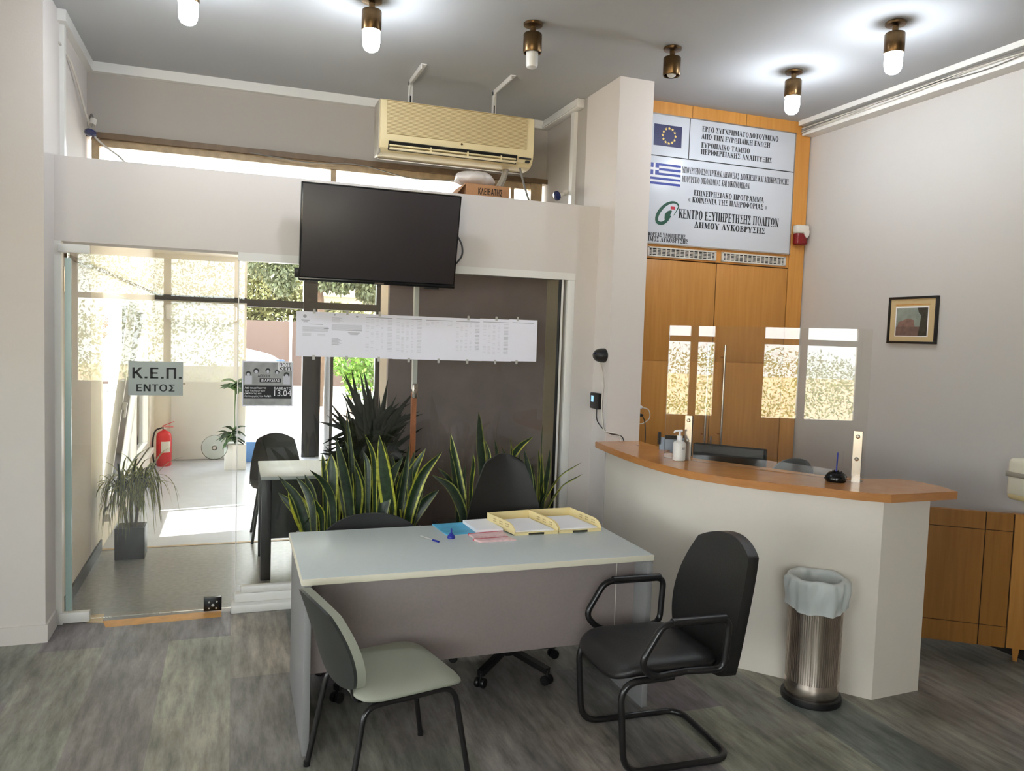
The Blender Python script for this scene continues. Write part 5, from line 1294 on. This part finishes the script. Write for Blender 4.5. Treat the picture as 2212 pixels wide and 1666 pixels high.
for a_, c_ in ((us[0], us[1] - .003), (us[1] + .003, us[2] - .003)):
    for d_, e_ in ((vs_[0], vs_[1] - .002), (vs_[1] + .002, vs_[2] - .002), (vs_[2] + .002, vs_[3])): merge(b, gp(a_, c_, d_, e_, -.032, 0))
obj('veneer_panel', b, wood('gate_veneer_shaded', (150, 98, 34), (168, 114, 46), .45), t)  # veneer colour darkened to carry the shadow the gate stands in
b = gp(us[2] + .003, GLn + .02, .08, .868, -.05, .008)
q = ga + gd * (GLn - .02) - gn * .02
lathe(b, [(.014, 0), (.026, .085), (.026, .1)], q, 4); obj('post', b, M['maple_dk'], t)
# ---- waste bin
p = at_z(1748, 1490, 0); p = Vector((2.807, 3.152, 0))
t = thing('waste_bin', 'tall steel waste bin lined with a white bag in front of the counter', 'bin', tuple(p))
b = lathe(B(), [(0, .028), (.128, .028), (.132, .034), (.132, .09), (.130, .095), (.130, .60), (.133, .605), (.133, .615), (.125, .615), (.122, .6), (.122, .05), (0, .05)], p, 64)
obj('body', b, M['steel'], t)
obj('base_ring', lathe(B(), [(0, 0), (.146, 0), (.148, .01), (.146, .03), (.13, .034), (0, .034)], p, 48), M['black'], t)
b = B()
for k in range(72):
    a = 2 * PI * k / 72; d = Vector((math.cos(a), math.sin(a), 0)); n = Vector((-d.y, d.x, 0)); c = p + d * .1295
    poly_prism(b, [c - n * .0022 + Vector((0, 0, .11)), c + n * .0022 + Vector((0, 0, .11)), c + n * .0022 + Vector((0, 0, .53)), c - n * .0022 + Vector((0, 0, .53))], d * .0016)
obj('ribs', b, M['steel'], t)
rb = random.Random(9)
def bagf(u, v):
    a = u * 2 * PI
    wob = .006 * math.sin(7 * a + 1) + .004 * math.sin(17 * a) + .004 * math.sin(11 * a + 9 * v)
    if v < .25: k = v / .25; r, z = .095 + .018 * k, .50 + .128 * k
    elif v < .4: k = (v - .25) / .15; r, z = .113 + .037 * k, .628 + .002 * k + .012 * math.sin(k * PI)
    else: k = (v - .4) / .6; r, z = .150 + .006 * math.sin(k * 5) , .63 - (.135 + .022 * math.cos(a + 2.2)) * k
    r += wob * (0.5 if v < .4 else 1) * (1 if v > .2 else .5)
    return p + Vector((r * math.cos(a), r * math.sin(a), z + .004 * math.sin(5 * a)))
b = B(); grid(b, bagf, 96, 26); bmesh.ops.remove_doubles(b, verts=b.verts[:], dist=1e-5); obj('bin_bag', b, M['bag'], t, ang=180)
# ---- tape on the floor at the door
a, c, e, f = at_z(222, 1342, 0), at_z(478, 1319, 0), at_z(478, 1333, 0), at_z(228, 1356, 0)
b = poly_prism(B(), [v for v in (a, c, e, f)], (0, 0, .0006)); tag(obj('floor_tape', b, M['tape'], base=tuple(a)), 'worn strip of orange tape on the floor at the foot of the glass door', 'tape')
a, c, e, f = at_z(186, 1330, 0), at_z(225, 1326, 0), at_z(222, 1346, 0), at_z(186, 1345, 0)
b = poly_prism(B(), [v for v in (a, c, e, f)], (0, 0, .0005)); tag(obj('tape_patch', b, mat('beige_tape', (206, 186, 150), .6, var=.1, scale=20), base=tuple(a)), 'short beige tape patch beside the lower door hinge', 'tape')

# ================================================================== IN THE PORCH
a, c = at_y(357, 656, 11.1), at_y(512, 698, 11.1)
t = thing('air_conditioner', 'white split air conditioner on the end wall of the porch above the white door', 'air conditioner', ((a.x + c.x) / 2, 11.28, c.z))
b = bxb(a.x, c.x, 11.08, 11.28, c.z + .02, a.z, .03, 3); obj('body', b, M['white_al'], t)
b = bxb(a.x + .05, c.x - .05, 11.09, 11.2, c.z, c.z + .025, .004); obj('louvre', b, M['offwhite'], t)
p = at_z(352, 1007, 0); p = Vector((-.83, 10.85, 0))
t = thing('fire_extinguisher', 'red fire extinguisher standing on the porch floor by the windows', 'fire extinguisher', tuple(p))
obj('cylinder', lathe(B(), [(0, 0), (.085, 0), (.092, .012), (.092, .38), (.08, .42), (.05, .445), (.022, .455), (.022, .47), (0, .47)], p, 32), M['red'], t)
b = lathe(B(), [(.018, .465), (.018, .50), (0, .50)], p, 16); obj('valve', b, M['steel'], t)
b = bar(B(), p + Vector((-.02, 0, .51)), p + Vector((.12, 0, .57)), .02, .008); bar(b, p + Vector((-.02, 0, .50)), p + Vector((.11, 0, .50)), .02, .008); obj('grip', b, M['red'], t)
obj('hose', tube(B(), smooth_path([p + Vector((-.02, 0, .49)), p + Vector((-.1, -.02, .45)), p + Vector((-.13, -.02, .3)), p + Vector((-.12, -.02, .08)), p + Vector((-.09, -.04, .02))]), .010, 8), M['black'], t)
obj('label', slab_surface(B(), lambda u, v: p + Vector((.0925 * math.sin(-.3 + 1.3 * u), -.0925 * math.cos(-.3 + 1.3 * u), .18 + .14 * v)), 10, 2, lambda u, v: Vector((.0006 * math.sin(-.3 + 1.3 * u), -.0006 * math.cos(-.3 + 1.3 * u), 0))), M['offwhite'], t)
# dracaena in a square black pot
t = thing('potted_dracaena', 'drooping green grass leaved plant in a square black pot behind the glass door', 'plant', (-.735, 6.6, 0))
b = bxb(-.84, -.63, 6.5, 6.7, 0, .245, .006); obj('pot', b, M['planter'], t)
obj('soil', bxb(-.825, -.645, 6.515, 6.685, .235, .247), M['soil'], t)
rg = random.Random(21)
b = B()
for k in range(3): tube(b, smooth_path([(-.735 + .03 * (k - 1), 6.6, .24), (-.735 + .05 * (k - 1), 6.6, .40), (-.735 + .08 * (k - 1), 6.6 + .02 * k, .54)]), .012, 8)
obj('stem', b, M['bark'], t)
b = B()
for k in range(150):
    a = rg.uniform(0, 2 * PI); j = k % 3; c0 = Vector((-.735 + .08 * (j - 1), 6.6 + .02 * j, .48 + rg.uniform(0, .10))); L = rg.uniform(.26, .46); d = Vector((math.cos(a), math.sin(a), 0)); o = rg.uniform(.09, .24); up = rg.uniform(.03, .20)
    if k < 12: pts = [c0, c0 + d * L * .45 + Vector((0, 0, .2)), c0 + d * L * .8 + Vector((0, 0, .25))]
    else: pts = [c0, c0 + d * o * .55 + Vector((0, 0, up * .7)), c0 + d * o + Vector((0, 0, up * .2)), c0 + d * (o + .05) + Vector((0, 0, -(L - o) * 1.15))]
    leaf(b, pts, .019, Vector((-d.y, d.x, 0)), .2, 8, 2, lambda v: (1 - v ** 2.5) * min(1, .5 + v * 3))
for v in b.verts: v.co.x = max(v.co.x, -.955)
obj('foliage', b, M['grass_leaf'], t, ang=180)
# dark table and chair right behind the fixed glazing
t = thing('porch_table', 'dark table with a grey top standing behind the fixed glass', 'table', (.5, 6.0, 0))
pa_ = at_z(556, 997, .75)
x0, x1, y0, y1 = .19, .80, 5.75, 6.45
obj('tabletop', bxb(x0, x1, y0, y1, .725, .75, .003), M['desk_top'], t)
obj('apron', bxb(x0 + .02, x1 - .02, y0 + .01, y0 + .03, .30, .725), M['shell_dk'], t)
for x in (x0 + .005, x1 - .075):
    for y in (y0 + .005, y1 - .075): obj('leg', bxb(x, x + .07, y, y + .07, 0, .725, .004), M['black'], t)
p = at_y(562, 952, 7.0)
t = thing('porch_chair', 'dark moulded chair beyond the porch table', 'chair', (.32, 7.0, 0))
def sh(u, v):
    k = (u - .5) * 2
    if v < .5: q = v / .5; return Vector((.36 + k * (.2 + .02 * q), 6.75 + .42 * q, .45 - .02 * math.sin(q * PI) + .04 * k * k))
    q = (v - .5) / .5; return Vector((.36 + k * (.22 - .06 * q ** 2), 7.17 + .10 * q - .05 * k * k, .45 + .42 * q - .05 * k * k * q))
obj('shell', slab_surface(B(), sh, 16, 24, lambda u, v: Vector((0, .008, -.012))), M['shell_dk'], t, ang=60)
for sx in (-1, 1):
    for sy in (-1, 1): obj('leg', tube(B(), [(.36 + sx * .14, 6.97 + sy * .13, .43), (.36 + sx * .2, 6.97 + sy * .2, 0)], .012, 8), M['black'], t)
# dark yucca silhouette in front of the dark divider
t = thing('porch_yucca', 'dark spiky yucca in a tall pot in front of the charcoal divider behind the glass', 'plant', (.93, 5.6, 0))
obj('pot', lathe(B(), [(0, 0), (.12, 0), (.16, .55), (.165, .56), (.15, .56), (.14, .5), (0, .5)], (.93, 5.60, 0), 28), M['planter'], t)
b = B(); ry = random.Random(8)
tube(b, [(.93, 5.6, .5), (.93, 5.6, 1.0)], .035, 10); obj('stem', b, M['bark'], t)
b = B()
for k in range(210):
    a = ry.uniform(0, 2 * PI); e = ry.uniform(-.5, 1.45); d = Vector((math.cos(a) * math.cos(e), .34 * math.sin(a) * math.cos(e), math.sin(e))).normalized(); c0 = Vector((.93 + ry.uniform(-.08, .08), 5.58, .72 + ry.uniform(-.1, .40))); L = ry.uniform(.28, .44) * (.75 + .35 * max(0, d.z))
    pts = [c0, c0 + d * L * .5, c0 + d * L + Vector((0, 0, -.06 * (1 - abs(d.z))))]
    s = d.cross(Vector((0, 1, .2))).normalized()
    leaf(b, pts, .05, s, .15, 8, 2, lambda v: (1 - v ** 1.6) * min(1, .5 + v * 2))
for v in b.verts:
    v.co.y = min(max(v.co.y, 5.26), 5.765)
obj('foliage', b, M['dark_leaf'], t, ang=180)
# leafy plant in a white box near the end wall
t = thing('box_planter', 'leafy green plant in a white box near the porch end, partly behind the poster edge', 'plant', (.03, 10.5, 0))
obj('planter', bxb(-.10, .16, 10.38, 10.64, 0, .32, .006), M['white_al'], t)
b = B(); rz = random.Random(31)
st = B()
for k, z in ((0, .40), (1, .46), (2, 1.02), (3, 1.1)):
    tube(st, smooth_path([(.03, 10.5, .3), (.02, 10.48, z * .6 + .1), (-.02 + .02 * k, 10.46, z)]), .006, 6)
    for j in range(11):
        a = rz.uniform(0, 2 * PI); d = Vector((math.cos(a), math.sin(a) * .6, rz.uniform(-.5, .3))).normalized(); c0 = Vector((-.02 + .02 * k, 10.46, z + rz.uniform(-.04, .04)))
        leaf(b, [c0, c0 + d * .09 + Vector((0, 0, .03)), c0 + d * .19], .075, d.cross(Vector((0, .4, 1))).normalized(), .1, 6, 2, lambda v: math.sin(PI * (v * .92 + .06)) ** .7)
obj('stem', st, M['green_leaf'], t); obj('foliage', b, M['green_leaf'], t, ang=180)
tag(obj('storage_crate', bxb(.17, .40, 11.0, 11.22, 0, .27, .008), M['blue_bin'], base=(.28, 11.1, 0)), 'blue plastic crate on the floor at the porch end', 'crate')

# ================================================================== OUTDOORS
def foliage(bm, c, r, n, size, seed, droop=0.0, shell=.55):
    rd = random.Random(seed); c = Vector(c)
    for k in range(n):
        d = Vector((rd.gauss(0, 1), rd.gauss(0, 1), rd.gauss(0, 1))).normalized(); q = shell + (1 - shell) * rd.random()
        p = c + Vector((d.x * r[0], d.y * r[1], d.z * r[2])) * q
        a = Vector((rd.gauss(0, 1), rd.gauss(0, 1), rd.gauss(0, 1) - droop)).normalized(); s = a.cross(Vector((rd.gauss(0, 1), rd.gauss(0, 1), rd.gauss(0, 1)))).normalized(); z = size * rd.uniform(.6, 1.3)
        vs = [bm.verts.new(p), bm.verts.new(p + a * z * .5 + s * z * .22), bm.verts.new(p + a * z), bm.verts.new(p + a * z * .5 - s * z * .22)]
        bm.faces.new(vs)
    return bm
def tree(label, base, h, crowns, n, size, m, seed, droop=0, cat='tree', name='tree', grp=None):
    t = thing(name, label, cat, base, grp)
    b = tube(B(), smooth_path([base, (base[0] + .1, base[1], base[2] + h * .5), (base[0], base[1], base[2] + h)]), .16, 10, .07)
    obj('trunk', b, M['bark'], t)
    b = B()
    for i, (c, r) in enumerate(crowns): foliage(b, c, r, n, size, seed + i, droop)
    obj('foliage', b, m, t, smooth=False)
p0 = at_y(560, 590, 20); 
tree('tall tree with dark hanging foliage seen through the glass above the dark transom', (1.9, 19.5, -.1), 3.4, [((.6, 19.3, 3.7), (1.0, .6, .75)), ((2.6, 19.3, 3.75), (1.1, .6, .8)), ((1.05, 19.0, 3.15), (.35, .4, .55)), ((2.3, 19.0, 3.2), (.7, .5, .5)), ((3.1, 19.0, 3.0), (.4, .4, .5))], 2000, .14, M['f_dark'], 40, 1.2)
# house with balcony
hx0 = at_y(594, 650, 34)
t = thing('house', 'pale rendered house with a balcony slab beyond the fence', 'house', (6, 36, -.1))
obj('wall', bxb(2.3, 13, 34.5, 42, -.1, 6.2), M['bldg'], t)
zb_ = at_y(700, 640, 33.4).z
b = bxb(2.15, 12, 33.2, 34.5, zb_, zb_ + .3); obj('balcony_slab', b, mat('balcony_soffit', (206, 180, 150), .8), t)
obj('balcony_wall', bxb(2.15, 12, 33.2, 33.35, zb_ + .3, zb_ + 1.35), M['bldg'], t)
obj('vent', bxb(2.05, 2.3, 34.3, 34.6, at_y(590, 680, 34.4).z, at_y(590, 664, 34.4).z), M['offwhite'], t)
b = B()
foliage(b, (-1.0, 31, 3.4), (4.2, 1.5, 2.2), 5000, .3, 77)
tag(obj('background_trees', b, M['f_pale'], base=(-1, 31, 0), smooth=False), 'pale green mass of trees left of the house in the distance', 'trees', kind='stuff')
b = B(); foliage(b, (.2, 27.5, 2.9), (2.3, .7, 1.1), 4500, .2, 81); foliage(b, (3.2, 27.5, 2.2), (1.6, .6, .55), 2000, .2, 82)
tag(obj('hedge', b, M['f_mid'], base=(1, 27.5, 0), smooth=False), 'olive green hedge above the brown fence', 'hedge', kind='stuff')
t = thing('board_fence', 'brown board fence behind the white car', 'fence', (3, 26.5, -.1))
b = bxb(-6, 12, 26.5, 26.56, -.1, 2.05); obj('boards', b, M['fence'], t)
for k in range(8): obj('post', bxb(-5.2 + 2.3 * k, -5.12 + 2.3 * k, 26.4, 26.5, -.1, 2.25), M['offwhite'], t)
t = thing('garden_bush', 'bright green rounded bush right of the white car', 'bush', (2.55, 18.2, 0))
b = B(); foliage(b, (2.55, 18.0, 1.18), (.50, .45, .52), 1500, .13, 90, shell=.7); foliage(b, (2.75, 17.9, .65), (.42, .4, .4), 700, .13, 91); obj('foliage', b, M['f_bright'], t, smooth=False)
b = tube(B(), [(2.55, 18.0, -.05), (2.55, 18.0, 1.0)], .04, 8); obj('stem', b, M['bark'], t)
b = B(); foliage(b, (3.55, 17.4, .95), (.35, .4, .5), 700, .14, 93)
tag(obj('lime_shrub', b, M['f_bright'], base=(3.55, 17.4, 0), smooth=False), 'lime green shrub below the sheets, right of the dark mullion', 'shrub')
tag(obj('planted_bank', blob(B(), (4.05, 19.1, .15), (.95, .5, .75), 17, .08), M['terracotta'], base=(4.05, 19.1, -.1)), 'terracotta coloured earth bank below the lime shrub', 'bank')
b = B(); foliage(b, (2.95, 16.6, .28), (.6, .3, .38), 900, .12, 95); tag(obj('grey_shrub', b, mat('grey_green_leaf', (150, 160, 148), .6, var=.3, scale=4), base=(2.95, 16.6, 0), smooth=False), 'grey green low shrub in front of the terracotta bank', 'shrub')
# white car
t = thing('parked_car', 'white car parked across the street, front end showing right', 'car', (-.4, 24.0, -.05))
KC = 1.22; cx, cy, zg = at_y(609, 790, 23.2).x - 2.08 * KC + .15, 24.0, -.05
sid = [(-2.1, .35), (-2.12, .8), (-1.95, 1.0), (-1.55, 1.40), (-.6, 1.52), (.3, 1.46), (.95, 1.06), (1.75, .88), (2.02, .72), (2.08, .45), (2.02, .25), (-2.0, .25)]
def carsec(w, pts): return [(cx + x, w, zg + z) for x, z in pts]
b = poly_prism(B(), carsec(cy - .86, sid), (0, 1.72, 0))
for v in b.verts:
    k = max(0, (v.co.z - zg - .9) / .6); v.co.y = cy + (v.co.y - cy) * (1 - .2 * k)
bmesh.ops.bevel(b, geom=b.edges[:], offset=.06, segments=3, affect='EDGES')
obj('body', b, M['car'], t, ang=50)
g = [(-1.35, 1.02), (-1.2, 1.36), (-.6, 1.44), (.22, 1.39), (.72, 1.06)]
b = poly_prism(B(), [(cx + x, cy - .865 + .172 * max(0, (z - .9) / .6) , zg + z) for x, z in g], (0, .02, 0)); obj('side_window', b, M['car_gl'], t)
b = poly_prism(B(), [(cx + .40, cy - .62, zg + 1.43), (cx + .40, cy + .62, zg + 1.43), (cx + .93, cy + .70, zg + 1.10), (cx + .93, cy - .70, zg + 1.10)], (.03, 0, .03)); obj('windscreen', b, M['car_gl'], t)
b = B(); box(b, cx + 1.7, cx + 2.02, cy - .84, cy - .5, zg + .66, zg + .8, .03); obj('headlamp', b, M['car_gl'], t)
b = B(); box(b, cx + .5, cx + .66, cy - .98, cy - .8, zg + .98, zg + 1.12, .04); obj('wing_mirror', b, M['car'], t)
for wx in (-1.3, 1.32):
    for s in (-1, 1): obj('wheel', lathe(B(), [(0, -.1), (.29, -.1), (.32, -.07), (.32, .07), (.29, .1), (0, .1)], (cx + wx, cy + s * .78, zg + .32), 28, 'Y'), M['black'], t)
for ch in t.children:
    for v in ch.data.vertices:
        w_ = v.co + wl(t); w_ = Vector((cx + (w_.x - cx) * KC, cy + (w_.y - cy) * 1.05, zg + (w_.z - zg) * KC)); v.co = w_ - wl(t)
# greenery outside the rear and left windows (mirrored in the glass)
b = B(); foliage(b, (-12, .6, .8), (1.2, 5, 1.0), 9000, .085, 101); tag(obj('side_hedge', b, M['f_pale'], base=(-11, 1.0, -.1), smooth=False), 'pale yellow green hedge outside the left windows, mirrored in the plexiglass', 'hedge', kind='stuff')
b = B(); foliage(b, (-1.4, -17, 3.9), (5.0, 1.2, 1.5), 9000, .1, 105); foliage(b, (-1.4, -17.5, 1.0), (6.0, 1.0, 1.7), 6000, .14, 106); tag(obj('rear_trees', b, M['f_pale'], base=(-1.4, -17, 0), smooth=False), 'pale trees outside the rear windows, mirrored in the glass door', 'trees', kind='stuff')
b = B(); foliage(b, (-7.5, 12, .7), (1.2, 4.5, 1.0), 2400, .22, 108); tag(obj('garden_hedge', b, M['f_pale'], base=(-7.5, 12, -.1), smooth=False), 'pale green growth outside the porch windows on the left', 'hedge', kind='stuff')

# ================================================================== LIGHT
wd = bpy.data.worlds.new('world'); sc.world = wd; wd.use_nodes = True
nt = wd.node_tree; bg = nt.nodes['Background']
bg.inputs['Color'].default_value = (0.92, 0.97, 1.0, 1); bg.inputs['Strength'].default_value = 10.0
sd = bpy.data.lights.new('sun', 'SUN'); sd.energy = 20.0; sd.angle = math.radians(1.0); sd.color = (1.0, .95, .86)
so = bpy.data.objects.new('sun', sd); COL.objects.link(so)
so.rotation_euler = Vector((.80, .15, -.8)).to_track_quat('-Z', 'Y').to_euler()
vs = sc.view_settings
vs.view_transform = 'Standard'; vs.look = 'None'; vs.gamma = 1.0; vs.use_curve_mapping = False
vs.exposure = 0.48
sc.cycles.max_bounces = 10; sc.cycles.transparent_max_bounces = 16; sc.cycles.diffuse_bounces = 6
sc.cycles.sample_clamp_indirect = 6.0
